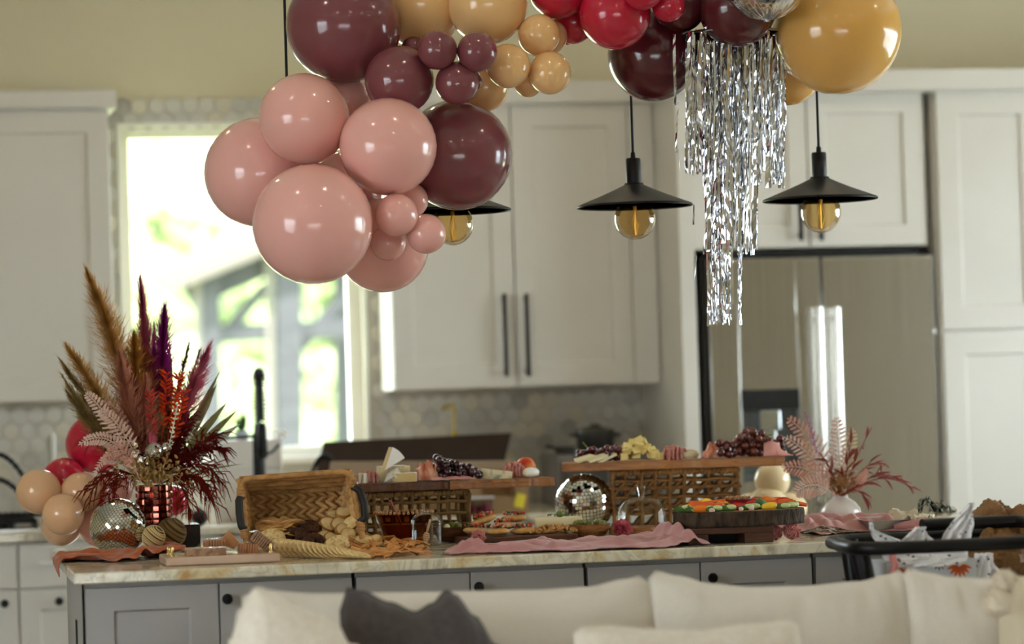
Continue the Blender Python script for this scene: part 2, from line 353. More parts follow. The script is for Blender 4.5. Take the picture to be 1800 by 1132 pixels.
# refrigerator
FX0, FX1, FZ = 2.905, 3.802, 1.835
fr = thing('refrigerator', 'stainless french-door refrigerator with water dispenser', 'refrigerator', ((FX0+FX1)/2, YF, 0)); ox = (FX0+FX1)/2
m_fs = mat('refrigerator_side', '#3b3834', .5)
obj('body', M().span((FX0-ox, .055, .03), (FX1-ox, YB-YF-.03, FZ)), m_fs, fr, bev=.004)
xm = at(1444, 500, YF).x-ox
da = at(1303, 687, YF); db = at(1409, 810, YF)
L, Rr = FX0-ox+.012, FX1-ox
x0, x1, z1, z0 = da.x-ox, db.x-ox, da.z, da.z-.34
m = M().span((L, 0, .75), (x0, .05, FZ-.01)).span((x1, 0, .75), (xm-.004, .05, FZ-.01)).span((x0, 0, z1), (x1, .05, FZ-.01)).span((x0, 0, .75), (x1, .05, z0))
dl = obj('door', m, m_steel, fr, smooth=30, bev=.004, label='left refrigerator door with dispenser')
obj('dispenser_panel', M().span((x0, -.002, z1-.075), (x1, .03, z1)), m_dark, dl, bev=.002, label='black dispenser control panel')
obj('dispenser_recess', M().span((x0, .045, z0), (x1, .05, z1)).span((x0, .0, z0), (x0+.012, .05, z1)).span((x1-.012, 0, z0), (x1, .05, z1)).span((x0, .002, z0), (x1, .05, z0+.02)), mat('recess_grey', '#6f7376', .3, metal=.6), dl)
obj('dispenser_nozzle', M().span((x0+.07, .0, z1-.15), (x0+.15, .045, z1-.075)).span((x0+.085, .01, z1-.2), (x0+.135, .04, z1-.15)), mat('nozzle_chrome', '#c9cdd0', .15, metal=1), dl, bev=.005)
dr = obj('door', M().span((xm+.004, 0, .75), (Rr, .05, FZ-.01)), m_steel, fr, bev=.006, label='right refrigerator door')
obj('freezer_drawer', M().span((L, 0, .05), (Rr, .05, .742)), m_steel, fr, bev=.006)
m_hand = mat('polished_steel', '#dcdad4', .12, metal=1)
for d, px in ((dl, 1440), (dr, 1471)):
    a = at(px, 540, YF-.055); X = a.x-ox
    mm = M().tube([(X, -.055, .86), (X, -.055, a.z)], .0125, 12); mm.box((X, -.027, .9), (.014, .055, .02)); mm.box((X, -.027, a.z-.04), (.014, .055, .02)); obj('handle', mm, m_hand, d, smooth=40)
obj('hinge_cover', M().span((L, .005, FZ), (Rr-.06, .12, FZ+.016)), m_dark, fr)
# base cabinets + back counter
YC = 10.42
xb = [-1.0, -.28, at(33, 1050, YC+.03).x, at(33, 1050, YC+.03).x+.62, 1.30, 2.02, 2.80]
lbl = ['pale base cabinet at the far end of the back counter', 'pale base cabinet left of the balloon-side drawers', 'pale base cabinet with drawer and black knob behind island end', 'pale base cabinet under the left part of the sink', 'pale base cabinet under the sink faucet', 'pale base cabinet by the refrigerator panel']
for i in range(6):
    a, b = xb[i], xb[i+1]; zz = at(60, 1036, YC).z
    t, ds = cabinet('base_cabinet', lbl[i], a, b, .1, .882, YC+.03, YB-.005, [(a, b, zz, .882), (a, b, .1, zz)], .07, .07)
    bpy.data.objects.remove(ds[0]); c = (a+b)/2
    dd = obj('drawer', M().box((0, .01, (zz+.882)/2-.1), (b-a-.007, .02, .882-zz-.008)), m_cab, t, bev=.002)
    k = at(82, 992, YC).x - c if i == 2 else .1
    obj('drawer_pull', M().box((k, -.03, at(82, 991, YC).z-.1), (.05, .022, .012)).box((k, -.012, at(82, 991, YC).z-.1), (.03, .03, .008)), mat('satin_pull', '#d8d6d0', .3, metal=.7), dd, bev=.003)
    knob((at(104, 1057, YC).x if i == 2 else b-.05)-c, at(104, 1057, YC).z-.1, 0, ds[1])
ct = tag(obj('back_countertop', M().span((-1.02, YC, .884), (2.80, YB-.005, .914)), m_marble, bev=.004), 'cream stone countertop along the back wall', 'countertop')
# ------------------------------------------------------------------ island
IY, IX, ID, IZ = 7.862, .405, 1.40, .914
IXR = 3.37
isl_top = tag(obj('island_countertop', M().span((0, 0, -.030), (IXR-IX, ID, 0)), m_marble, loc=(IX, IY, IZ), bev=.004), 'cream and ochre stone slab topping the kitchen island', 'countertop')
IC = IY+.035
bx = [at(p, 1040, IC).x for p in (148, 623, 1031, 1432)] + [IXR-.03]
names = ['pale grey island cabinet at the left end', 'pale grey island cabinet second from the left end', 'pale grey island cabinet third from the left end', 'pale grey island cabinet at the right end behind the black stool']
for i in range(4):
    a, b = bx[i]+.005, bx[i+1]-.004
    if i == 0: a = bx[0]
    dm = [at(385, 1040, IC).x, at(827, 1040, IC).x, at(1232, 1030, IC).x, (a+b)/2][i]
    t, ds = cabinet('island_cabinet', names[i], a, b, .1, .883, IC, IC+.55, [(a, dm, .1, .872), (dm, b, .1, .872)], .075, .062, m_isl, .002, m_isl)
    if i < 3:
        p = at((398, 839, 1249)[i], (1052, 1031, 1015)[i], IC); knob(p.x-(a+b)/2, p.z-.1, 0, ds[1])
t = thing('island_end_panel', 'pale grey panelled left end of the island', 'panel', (IX+.02, IC, 0))
obj('panel_board', M().span((0, 0, .0), (bx[0]-IX-.026, .55, .883)).span((.012, .55, 0), (.6, 1.0, .883)), m_isl, t, bev=.002)
obj('outlet_slot', M().box((-.001, .26, .62), (.004, .05, .3)), m_gap, t)

# ------------------------------------------------------------------ outside: lawn, pavilion, trees
struct('ground', M().span((-40, -45, -.6), (45, YB+.2, -.5)), mat('bounce_ground_grey', '#a9abad', .9, col2='#9ea1a4', scale=2))  # unseen grey ground, added to bounce neutral light into the room
struct('ground', M().span((-40, YB+.2, -.6), (45, 90, -.5)), mat('lawn_green', '#b3c48e', .9, col2='#bfcd9e', scale=.6))
PY = 20.0
pav = thing('pavilion', 'timber garden pavilion with pale pitched roof outside the window', 'pavilion', (2.2, PY, -.5)); po = Vector(pav.location)
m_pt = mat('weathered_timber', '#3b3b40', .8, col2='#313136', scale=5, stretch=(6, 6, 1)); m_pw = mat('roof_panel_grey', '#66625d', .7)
def pbeam(name, a, b, w, d, material, Y=PY, dy=0):
    A, B = at(*a, Y)-po, at(*b, Y)-po; c = (A+B)/2; l = (B-A).length; ang = atan2(B.z-A.z, B.x-A.x)
    return obj(name, M().box((0, 0, 0), (l, d, w)), material, pav, loc=(c.x, c.y+dy, c.z), rot=(0, -ang, 0), bev=.01)
p1 = pbeam('post', (368, 455), (378, 1045), .13, .14, m_pt); p2 = pbeam('post', (505, 420), (512, 1045), .18, .16, m_pt); p3 = pbeam('post', (600, 420), (606, 1010), .13, .14, m_pt, Y=PY+2.6)
pbeam('lit_post_face', (346, 470), (356, 1045), .05, .1, m_pw); pbeam('lit_post_face', (472, 430), (480, 1045), .05, .08, m_pw)  # pale strips put the lit faces of the posts into colour
pbeam('tie_beam', (352, 588), (640, 576), .13, .12, m_pt, dy=.04)
pbeam('brace', (385, 600), (470, 500), .08, .08, m_pt, dy=.05); pbeam('brace', (530, 610), (620, 500), .08, .08, m_pt, dy=.05)
pbeam('gable_beam', (330, 520), (640, 385), .2, .12, m_pt, dy=.1)
pbeam('roof_panel', (262, 490), (700, 312), .10, 4.2, m_pw, dy=1.9)
pbeam('fascia', (268, 505), (700, 330), .16, .05, mat('fascia_taupe', '#5b5550', .7), dy=-.24)
def tree(x, y, h, r, seed, col, label):
    R_ = random.Random(seed); t = thing('garden_tree', label, 'tree', (x, y, -.5), group='trees beyond the window')
    obj('trunk', M().tube([(0, 0, 0), (.1, 0, h*.3), (.05, .1, h*.6)], [.16, .12, .06], 8), mat('bark_grey', '#6d5c4a', .9), t, smooth=60)
    m = M()
    for i in range(24):
        a = R_.uniform(0, 2*pi); q = r*sqrt(R_.random())*.7; c = V(q*cos(a), q*sin(a)*.7, h*R_.uniform(.2, .95)); s = r*R_.uniform(.3, .45)
        for k in range(200):
            d = V(R_.gauss(0, 1), R_.gauss(0, 1), R_.gauss(0, 1)).normalized(); p = c+d*s*R_.uniform(.5, 1); n_ = V(R_.gauss(0, 1), R_.gauss(0, 1), R_.gauss(0, 1)); w = n_.cross(d)*.08; u = n_.normalized()*.09
            m.add([p-w-u, p+w-u, p+w+u, p-w+u], [(0, 1, 2, 3)])
    obj('crown', m, col, t)
tg = [mat('leaf_green_%d' % i, c, .7, col2=c2, scale=1.5) for i, (c, c2) in enumerate((('#b9c795', '#c8d3aa'), ('#aebd8c', '#bfcba2'), ('#c3cea6', '#d2dabb')))]
for i, (px, Y, h, r) in enumerate([(240, 27, 6.5, 1.2), (500, 30.5, 5.0, 1.3), (800, 27, 6.0, 1.2), (120, 35, 9.0, 1.6), (400, 39.5, 8.5, 1.7), (640, 35, 8.0, 1.6), (280, 44, 11, 1.9), (560, 48.5, 10, 2.0)]):
    tree(at(px, 700, Y).x, Y, h, r, i+3, tg[i % 3], ['leafy tree outside, left edge of the kitchen window', 'low leafy tree outside, between the pavilion posts', 'leafy tree outside, hidden right of the kitchen window', 'tall tree outside behind the leftmost one', 'tall tree outside behind the pavilion roof', 'tall tree outside at the right window edge', 'tallest far tree outside, left of the pavilion roof', 'far tree outside, behind the right pavilion post'][i])

# ------------------------------------------------------------------ pendant lamps
LY = 8.55
m_shade = mat('matte_black_shade', '#141316', .48, metal=.2); m_bulb = clear_glass('amber_bulb_glass', '#efdcb4', .02, .22); m_fil = mat('filament_brass', '#c9a55a', .3, metal=1)
def pendant(px, py, label):
    p = at(px, py, LY); t = thing('pendant_lamp', label, 'lamp', p, group='pendant lamps over the island')
    obj('shade', M().lathe([(.170, .003), (.1735, 0), (.1745, .003), (.172, .007), (.10, .035), (.06, .052), (.03, .066), (.027, .072), (.02, .07), (.03, .058), (.10, .028), (.170, .003)], 48), m_shade, t, smooth=35)
    obj('socket', M().lathe([(.0, .07), (.0215, .07), (.0225, .08), (.0225, .142), (.02, .146), (.008, .147), (.007, .162), (.0045, .165)], 24), m_shade, t, smooth=35)
    obj('cord', M().tube([(0, 0, .16), (.0, 0, 3.40-p.z)], .0042, 8), m_black, t, smooth=60)
    obj('ceiling_cap', M().lathe([(.055, 3.415-p.z), (.055, 3.395-p.z), (.01, 3.39-p.z)], 20), m_shade, t, smooth=35)
    prof = [(.013, .062), (.013, .035)] + [(.062*sin(a), -.036-.062*cos(a)) for a in [radians(180-x) for x in (14, 25, 40, 55, 70, 85, 100, 115, 130, 145, 160, 172, 180)]]
    b = obj('bulb', M().lathe(prof, 28), m_bulb, t, smooth=80)
    f = M().tube([(0, 0, .03), (0, 0, -.01)], .006, 8).tube([(0, 0, -.01), (0, 0, -.085)], .0014, 6)
    for k in range(6):
        a = k*pi/3; f.tube([(.003*cos(a), .003*sin(a), -.012), (.012*cos(a), .012*sin(a), -.05), (.003*cos(a), .003*sin(a), -.084)], .0007, 4)
    obj('filament', f, m_fil, b)
pendant(511, 378, 'black pendant lamp almost hidden behind the pink balloons')
pendant(795, 373, 'black cone pendant lamp peeking out under the plum balloons')
pendant(1115.5, 364, 'black cone pendant lamp between the red balloons and silver tinsel')
pendant(1442, 352.5, 'black cone pendant lamp hanging below the big mustard balloon')

# ------------------------------------------------------------------ balloons
def latex(name, c, sss=.35, rough=.16): return mat('latex_'+name, c, rough, sss=sss, spec=.55, coat=.35)
BM = {'pink': latex('pink', '#eeb3a9'), 'plum': latex('plum', '#7d4248', .2), 'peach': latex('peach', '#eec287'), 'red': latex('red', '#c01f3a', .2), 'wine': latex('wine', '#571f26', .15),
      'mustard': latex('mustard', '#e3b060'), 'blush': latex('blush', '#e5a694'), 'tan': latex('tan', '#e2b48a'), 'cream': latex('cream', '#f0dcb2')}
def bmesh_(r, tap, n=30, mm=22):
    return M().ell((0, 0, 0), r, None, n, mm, lambda p: 1+(.02 if p.z > 0 else 0)*p.z-tap*max(0, -p.z)**3)
def balloon(c, r, col, label, core, group, asp=1.0):
    """c centre, r radius; knot points to the cluster core"""
    d = (Vector(core)-Vector(c)); d = d.normalized() if d.length > 1e-4 else V(0, 0, 1)
    q = d.to_track_quat('-Z', 'Y'); t = thing('balloon', label, 'balloon', c, q.to_euler(), group)
    obj('latex_skin', bmesh_(r, -.035), BM[col], t, smooth=180)
    z = -r*1.035
    obj('knot', M().lathe([(.012*r/.1, z+.006), (.006, z-.004), (.0045, z-.008), (.008, z-.016), (.0, z-.015)], 10), BM[col], t, smooth=60)
    return t
GAR = [  # px, py, r px, depth offset, colour, label
 (458, 303, 97, .12, 'pink', 'large pink balloon at the far left of the garland, before the window'),
 (535, 209, 80, -.06, 'pink', 'pink balloon at the top of the pink cluster'),
 (607, 178, 46, .10, 'pink', 'pink balloon tucked behind the two upper pink ones, below the plum'),
 (682, 258, 86, -.14, 'pink', 'bright pink balloon beside the big lower plum one'),
 (550, 394, 106, -.20, 'pink', 'largest pink balloon, low at the front of the cluster'),
 (672, 431, 82, .10, 'pink', 'lowest pink balloon, half hidden behind the largest pink one'),
 (697, 378, 38, -.20, 'pink', 'small pink balloon, left of the trio beside the largest pink one'),
 (749, 411, 35, -.17, 'pink', 'small pink balloon, right of the trio, next to a lamp bulb'),
 (722, 352, 31, -.04, 'pink', 'small pink balloon peeking out above the trio'),
 (682, 427, 31, -.08, 'pink', 'small pink balloon lowest of the trio'),
 (605, 330, 66, .14, 'pink', 'pink balloon hidden in the middle of the pink cluster'),
 (604, 46, 100, .02, 'plum', 'large dusty plum balloon at the top left of the garland'),
 (702, 141, 61, -.12, 'plum', 'middle-sized dusty plum balloon above the bright pink one'),
 (769, 88, 35, -.18, 'plum', 'small plum balloon, left of the upper pair of small plums'),
 (839, 91, 36, -.18, 'plum', 'small plum balloon, right of the upper pair of small plums'),
 (803, 146, 38, -.16, 'plum', 'small plum balloon centred under the upper pair'),
 (727, 86, 22, .02, 'plum', 'small plum balloon peeking out behind the left small plum'),
 (829, 142, 19, -.02, 'plum', 'small plum balloon half hidden right of the lowest small plum'),
 (803, 272, 97, .02, 'plum', 'large deep plum balloon hanging above a pendant lamp'),
 (738, 8, 76, .10, 'peach', 'large peach balloon right of the top left plum, cut by the frame'),
 (857, 8, 70, .02, 'peach', 'large peach balloon above the small plums'),
 (947, 62, 37, -.04, 'peach', 'small peach balloon, uppermost of the peach bunch'),
 (893, 116, 39, -.08, 'peach', 'small peach balloon beside the small plums'),
 (966, 128, 38, -.06, 'peach', 'small peach balloon at the right of the peach bunch'),
 (966, 64, 31, .06, 'peach', 'small peach balloon hidden behind the uppermost peach one'),
 (928, 147, 24, .04, 'peach', 'small peach balloon peeking out at the bottom of the bunch'),
 (852, 152, 43, .14, 'peach', 'peach balloon behind the small plums, above the deep plum one'),
 (982, -22, 55, .0, 'red', 'red balloon cut by the frame above the peach bunch'),
 (1008, 40, 37, .10, 'red', 'red balloon tucked behind the big red one'),
 (1081, 25, 63, -.08, 'red', 'big glossy red balloon over the pendant lamp cord'),
 (1130, -18, 36, -.16, 'red', 'red balloon above the big red one, cut by the frame'),
 (1175, 10, 29, -.14, 'red', 'small red balloon right of the big red one'),
 (1195, 8, 49, .0, 'wine', 'brownish wine balloon behind the small red one'),
 (1296, 15, 68, -.04, 'wine', 'dark wine balloon hanging before the silver tinsel'),
 (1148, 97, 80, .16, 'wine', 'large dark wine balloon behind the pendant lamp cord'),
 (1471, 54, 112, -.02, 'mustard', 'huge mustard balloon at the right of the garland'),
 (1385, 125, 59, .16, 'mustard', 'mustard balloon half hidden behind the tinsel and the huge mustard one'),
 (1405, -12, 40, .12, 'mustard', 'mustard balloon peeking out beside the silver orb'),
]
GY = 8.18
st = []
for (px, py, r, dy, col, lb) in GAR: st.append([px, py, r, GY+dy])
def cen(s): p = at(s[0], s[1], s[3]); return p, s[2]/ppm(p)
for it in range(60):
    cs = [cen(s) for s in st]
    for i in range(len(st)):
        for j in range(i):
            (p, a), (q, b) = cs[i], cs[j]; d = (p-q).length; lim = .90*(a+b)
            if d < lim and (p.xz-q.xz).length < lim:
                k = (lim-d)*.18*(1 if (st[i][3] >= st[j][3]) else -1); st[i][3] += k*b/(a+b); st[j][3] -= k*a/(a+b)
for s in st: s[3] = min(max(s[3], GY-.42), GY+.5)
for i, (g, s) in enumerate(zip(GAR, st)):
    c, r = cen(s); near = [at(h[0], h[1], GY+.1) for k, h in enumerate(st) if k != i and abs(h[0]-s[0]) < 150 and abs(h[1]-s[1]) < 150]
    core = sum(near, Vector())/max(1, len(near)) + V(0, .05, 0)
    balloon(c, r, g[4], g[5], core, 'balloons of the hanging garland')
# garland line that carries the balloons from the ceiling
pts = [at(560, 250, GY+.16), at(640, 150, GY+.16), at(760, 60, GY+.16), at(900, -5, GY+.16), at(1080, -30, GY+.16), at(1300, -30, GY+.16), at(1450, -30, GY+.16)]
gl = M().tube(pts, .004, 6)
for q in (pts[2], pts[4], pts[6]): gl.tube([q, V(q.x, q.y, 3.42)], .0012, 5)
tag(obj('garland_line', gl, mat('clear_line', '#cfcac0', .3)), 'thin line carrying the balloon garland from the ceiling', 'line')

# foil orb balloon
m_foil = mat('silver_foil', '#d5d6d8', .08, metal=1, bump=.0)
c = at(1345, -48, GY-.22); r = 82/ppm(c)
def foil(p):
    a = atan2(p.y, p.x); e = max(0., -p.z); return 1+.012*sin(a*26)*(e**4)-.01*sin(a*13)*(e**3)
t = thing('foil_balloon', 'round silver foil balloon cut off by the top of the frame', 'balloon', c); obj('foil_skin', M().ell((0, 0, 0), r, None, 120, 40, foil), m_foil, t, smooth=180)
obj('tail', M().lathe([(.012, -r*.99), (.006, -r*1.02), (.012, -r*1.05), (.0, -r*1.05)], 12), m_foil, t, smooth=60)

# tinsel fringe chandelier
m_tin = mat('silver_tinsel', '#e4e5ea', .1, metal=1)
t = thing('tinsel_fringe', 'silver tinsel fringe chandelier hanging below the wine balloons', 'tinsel decoration', at(1285, 60, GY+.02)); to = Vector(t.location)
def strand(m, px, y0, y1, dy, w, rn, sway=2):
    n = max(3, int((y1-y0)/9)); ph = rn.uniform(0, 6); tw = rn.uniform(0, pi); k = len(m.v); amp = rn.uniform(.3, 1)*sway; sp = rn.uniform(-.12, .12)
    for i in range(n+1):
        p = at(px+amp*sin(i*.35+ph), y0+(y1-y0)*i/n, GY+.02+dy)-to; a = tw+sp*i+rn.uniform(-.22, .22)
        d = V(cos(a), sin(a), 0)*w*.5; m.v += [tuple(p-d), tuple(p+d)]
    for i in range(n): m.f.append((k+2*i, k+2*i+1, k+2*i+3, k+2*i+2))
def fringe(name, x0, x1, n, y0, y1, jit, seed, dep=.1):
    rn = random.Random(seed); m = M()
    for i in range(n):
        u = rn.random(); strand(m, x0+(x1-x0)*u, y0+rn.uniform(-8, 8), y1+rn.uniform(-jit, jit), rn.uniform(-dep, dep), rn.uniform(.005, .010), rn)
    obj(name, m, m_tin, t, kind='stuff')
fringe('short_fringe', 1203, 1243, 24, 55, 302, 6, 1); fringe('middle_fringe', 1238, 1331, 62, 70, 443, 8, 2); fringe('long_fringe', 1244, 1303, 40, 70, 566, 8, 3, .06); fringe('right_fringe', 1326, 1381, 32, 60, 324, 8, 4)
fringe('tier_fringe', 1205, 1378, 40, 60, 285, 30, 9)
rn = random.Random(5); m = M()
strand(m, 1186, 60, 185, -.05, .008, rn, 1); strand(m, 1190, 180, 270, -.05, .006, rn, 2); strand(m, 1193, 262, 300, -.05, .006, rn, 4); strand(m, 1219, 360, 395, 0, .006, rn); strand(m, 1222, 450, 495, 0, .005, rn, 3); strand(m, 1245, 540, 572, 0, .005, rn)
obj('stray_strands', m, m_tin, t, kind='stuff')
obj('hoop', M().lathe([(.14, 0), (.145, .004), (.14, .008), (.135, .004), (.14, 0)], 32, at(1288, 62, GY+.02)-to), m_tin, t, smooth=60)
obj('hanger', M().tube([at(1288, 62, GY+.02)-to, V((at(1288, 62, GY+.02)-to).x, 0, 3.42-to.z)], .0015, 5), m_tin, t)

# ------------------------------------------------------------------ things on the back counter
m_wbox = mat('white_box_card', '#dcd7d0', .6)
def at_c(px, Y): return at(px, 850, Y).x
# white storage box by the sink
a, b = at(378, 775, 10.75), at(497, 905, 10.75)
t = thing('storage_box', 'plain white storage box standing behind the black faucet', 'box', ((a.x+b.x)/2, 10.85, .914)); w = b.x-a.x; h = a.z-.914
obj('body', M().span((-w/2, -.1, 0), (w/2, .1, h*.64)), m_wbox, t, bev=.004); obj('lid', M().span((-w/2-.003, -.103, h*.64), (w/2+.003, .103, h)), m_wbox, t, bev=.004)
p = at(425, 770, 10.83); t = thing('potted_succulent', 'small green succulent in a grey pot on the white storage box', 'plant', (p.x, 10.83, a.z))
obj('pot', M().lathe([(.0, 0), (.02, 0), (.026, .035), (.022, .035), (.018, .028), (0, .028)], 16), mat('pot_grey', '#8d949a', .6), t, smooth=40)
m = M()
for i in range(14):
    q = V(cos(i*2.4)*.02, sin(i*2.4)*.02, .06+.02*(i % 3)); m.leaf((0, 0, .028), q, .016, (cos(i), sin(i), .3))
obj('leaves', m, mat('succulent_green', '#4c6a3a', .5), t)
p = at(489, 768, 10.83); tag(obj('sponge', M().box((0, 0, .012), (.04, .05, .024)).box((0, 0, .028), (.04, .05, .008)), mat('sponge_white', '#e8e8e2', .8), loc=(p.x, 10.83, a.z), rot=(0, 0, .3), bev=.004), 'small white sponge on the right end of the white storage box', 'sponge')
# faucet
fx = at(456, 800, 10.6).x; FYY = 10.62
t = thing('faucet', 'tall black spring pull-down faucet before the window', 'faucet', (fx, FYY, .914)); zt_ = at(456, 655, FYY).z-.914
def zf_(py): return at(456, py, FYY).z-.914
obj('body', M().lathe([(.028, 0), (.028, .008), (.02, .014), (.0215, .1), (.0215, zf_(765)), (.016, zf_(758)), (.014, zf_(745))], 20), m_black, t, smooth=40)
arc = [V(0, 0, zf_(750)), V(0, 0, zt_-.06)]+[V(0, .06*cos(q)-.06, zt_-.06+.06*sin(q)) for q in [radians(x) for x in range(10, 181, 17)]]+[V(0, -.12, zt_-.1), V(0, -.12, zf_(740))]
obj('hose', M().tube(arc, .008, 8), m_black, t, smooth=60)
sp = []; m = M(); Ls = [0]
for i in range(len(arc)-1): Ls.append(Ls[-1]+(arc[i+1]-arc[i]).length)
def along(s):
    for i in range(len(arc)-1):
        if s <= Ls[i+1]: return arc[i].lerp(arc[i+1], (s-Ls[i])/(Ls[i+1]-Ls[i])), (arc[i+1]-arc[i]).normalized()
    return arc[-1], (arc[-1]-arc[-2]).normalized()
N = 330
for i in range(N+1):
    c, tg_ = along(Ls[-1]*i/N); u = V(1, 0, 0); w_ = tg_.cross(u).normalized(); q = i*2*pi/10; sp.append(c+(u*cos(q)+w_*sin(q))*.0165)
obj('spring', M().tube(sp, .003, 5), m_black, t, smooth=60)
obj('spray_head', M().lathe([(.012, zf_(742)), (.017, zf_(752)), (.019, zf_(800)), (.015, zf_(805)), (0, zf_(805))], 16, (0, -.12, 0)), m_black, t, smooth=40)
q = at(376, 769, FYY); obj('pot_filler_arm', M().tube([(0, 0, zf_(766)), (q.x-fx, 0, zf_(769)), (q.x-fx-.02, 0, zf_(772))], .0075, 8), m_black, t, smooth=60)
obj('lever', M().tube([(.02, 0, zf_(800)), (.05, 0, zf_(795)), (.075, 0, zf_(782))], .006, 8), m_black, t, smooth=60)
# cardboard box with raised dark flap
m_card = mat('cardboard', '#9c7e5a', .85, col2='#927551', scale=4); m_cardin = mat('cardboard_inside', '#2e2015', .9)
BY = 10.5
a, b = at(578, 835, BY), at(930, 905, BY); x0, x1, zt2 = a.x, b.x, a.z-.914
t = thing('cardboard_box', 'open brown cardboard box with flaps behind the cheese board', 'box', ((x0+x1)/2, BY, .914)); w = x1-x0
s1, s2 = at(848, 857, BY), at(908, 871, BY); c0 = (x0+x1)/2; e0, e1, f1, f0 = s1.x-c0, s2.x-c0, s1.z-.914, s2.z-.914
m = M().span((-w/2, 0, 0), (e0, .005, zt2)).span((e1, 0, 0), (w/2, .005, zt2)).span((e0, 0, 0), (e1, .005, f0)).span((e0, 0, f1), (e1, .005, zt2))
obj('front_panel', m, m_card, t)
obj('side_panel', M().span((-w/2, .005, 0), (-w/2+.005, .34, zt2)), m_card, t); obj('side_panel', M().span((w/2-.005, .005, 0), (w/2, .34, zt2)), m_card, t)
obj('back_panel', M().span((-w/2, .34, 0), (w/2, .345, zt2)), m_card, t); obj('bottom_panel', M().span((-w/2, .005, 0), (w/2, .34, .005)), m_card, t)
yf_ = .34+BY
A = [at(555+14, 810, yf_), at(880, 806, yf_), at(905, 761, yf_), at(573, 777, yf_)]
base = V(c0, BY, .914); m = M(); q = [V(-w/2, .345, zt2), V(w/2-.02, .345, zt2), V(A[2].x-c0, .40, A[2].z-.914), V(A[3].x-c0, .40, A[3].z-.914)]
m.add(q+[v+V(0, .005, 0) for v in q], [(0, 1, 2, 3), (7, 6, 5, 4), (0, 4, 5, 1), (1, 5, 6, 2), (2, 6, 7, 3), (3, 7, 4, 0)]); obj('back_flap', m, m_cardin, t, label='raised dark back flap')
m = M(); q = [V(-w/2, 0, zt2), V(w/2, 0, zt2), V(w/2-.03, -.02, zt2+.045), V(-w/2+.02, -.02, zt2+.06)]
q = [V(-w/2, .0, zt2), V(w/2, .0, zt2), V(w/2-.01, -.055, zt2+.028), V(-w/2, -.055, zt2+.05)]
m.add(q+[v+V(0, .003, -.004) for v in q], [(0, 1, 2, 3), (7, 6, 5, 4), (0, 4, 5, 1), (1, 5, 6, 2), (2, 6, 7, 3), (3, 7, 4, 0)]); obj('front_flap', m, mat('cardboard_pale', '#cbb49a', .8), t, label='pale folded front flap')
p = at(914, 880, BY); tag(obj('sticky_note', M().box((0, 0, 0), (.036, .002, .05)), mat('note_yellow', '#e2cf3c', .7), loc=(p.x, BY-.0025, p.z), rot=(0, radians(14), 0)), 'yellow sticky note on the cardboard box front', 'note')
p = at(556, 812, 10.7); m = M().tube([V(.07*cos(radians(x)), 0, .1*sin(radians(x))) for x in range(0, 181, 12)], .006, 8)
tag(obj('cable_loop', m, m_black, loc=(at(572, 812, 10.6).x, 10.62, .914), smooth=60), 'black cable loop poking up beside the cardboard box', 'cable')
bpy.data.objects['cable_loop'].scale = (1, 1, (at(556, 803, 10.62).z-.914)/.1)
# soap bottle with gold pump
p = at(797, 712, 11.05); h = p.z-.914
t = thing('soap_bottle', 'blue soap bottle with yellow pump top behind the cardboard box', 'bottle', (p.x, 11.05, .914))
obj('bottle_body', M().lathe([(0, 0), (.032, 0), (.034, .01), (.034, h*.5), (.012, h*.6), (.011, h*.68)], 18), mat('soap_blue', '#2f5f9e', .3), t, smooth=40)
m = M().lathe([(.013, h*.62), (.013, h*.74), (.005, h*.76), (.005, h*.95)], 14); m.tube([(0, 0, h*.95), (0, 0, h), (-.03, 0, h*.985), (-.045, 0, h*.95)], .007, 8); obj('pump', m, mat('pump_gold', '#b39a3c', .35, metal=.3), t, smooth=40)
# plastic food container
p = at(846, 873, 10.44); h = p.z-.914; w = (at(871, 880, 10.47).x-at(816, 880, 10.47).x)
t = thing('food_container', 'clear plastic food container of red fruit behind the cheese board', 'container', (p.x-.01, 10.455, .914))
m_pl = clear_glass('clear_plastic', '#f2f2f2', .15, .12)
obj('tub', M().prism([(-w*.42, -.02), (w*.42, -.02), (w*.42, .03), (-w*.42, .03)], .002, h-.008), m_pl, t)
obj('lid', M().span((-w/2, -.027, h-.008), (w/2, .037, h)), mat('container_lid', '#cfcdd2', .3), t, bev=.003)
m = M()
for i in range(16): m.ell((rr(-.04, .04), rr(-.01, .02), rr(.012, h*.55)), .011, None, 8, 6)
obj('fruit', m, mat('berry_red', '#7d2a3a', .4), t, smooth=180)
# dark pot on a grey countertop oven, small pan, white bottle, cooktop, beads, round black pot
a, b = at(978, 800, 10.75), at(1104, 900, 10.75)
t = thing('countertop_oven', 'grey countertop oven below the black pot, beside the refrigerator', 'oven', ((a.x+b.x)/2, 10.75, .914)); w = b.x-a.x; h = a.z-.914
obj('body', M().span((-w/2, 0, .01), (w/2, .3, h)), mat('oven_grey', '#7b7570', .4, metal=.5), t, bev=.008)
obj('door_glass', M().span((-w/2+.02, -.006, .03), (w/2-.07, 0, h-.03)), mat('oven_glass', '#4a4643', .15), t, bev=.003); obj('handle', M().tube([(-w/2+.03, -.03, h-.035), (w/2-.08, -.03, h-.035)], .006, 8).box((-w/2+.04, -.015, h-.035), (.01, .03, .01)).box((w/2-.09, -.015, h-.035), (.01, .03, .01)), m_steel, t)
for i in range(3): obj('dial', M().lathe([(.0, -.012), (.014, -.012), (.016, 0)], 14, (w/2-.035, 0, h-.05-.05*i), Matrix.Rotation(radians(-90), 4, 'X')), m_black, t, smooth=40)
zo = a.z; p = at(1046, 745, 10.9); r = (at(1080, 760, 10.9).x-at(1012, 760, 10.9).x)/2; h2 = p.z-zo
t = thing('cooking_pot', 'dark lidded cooking pot on the grey countertop oven', 'pot', (p.x, 10.9, zo))
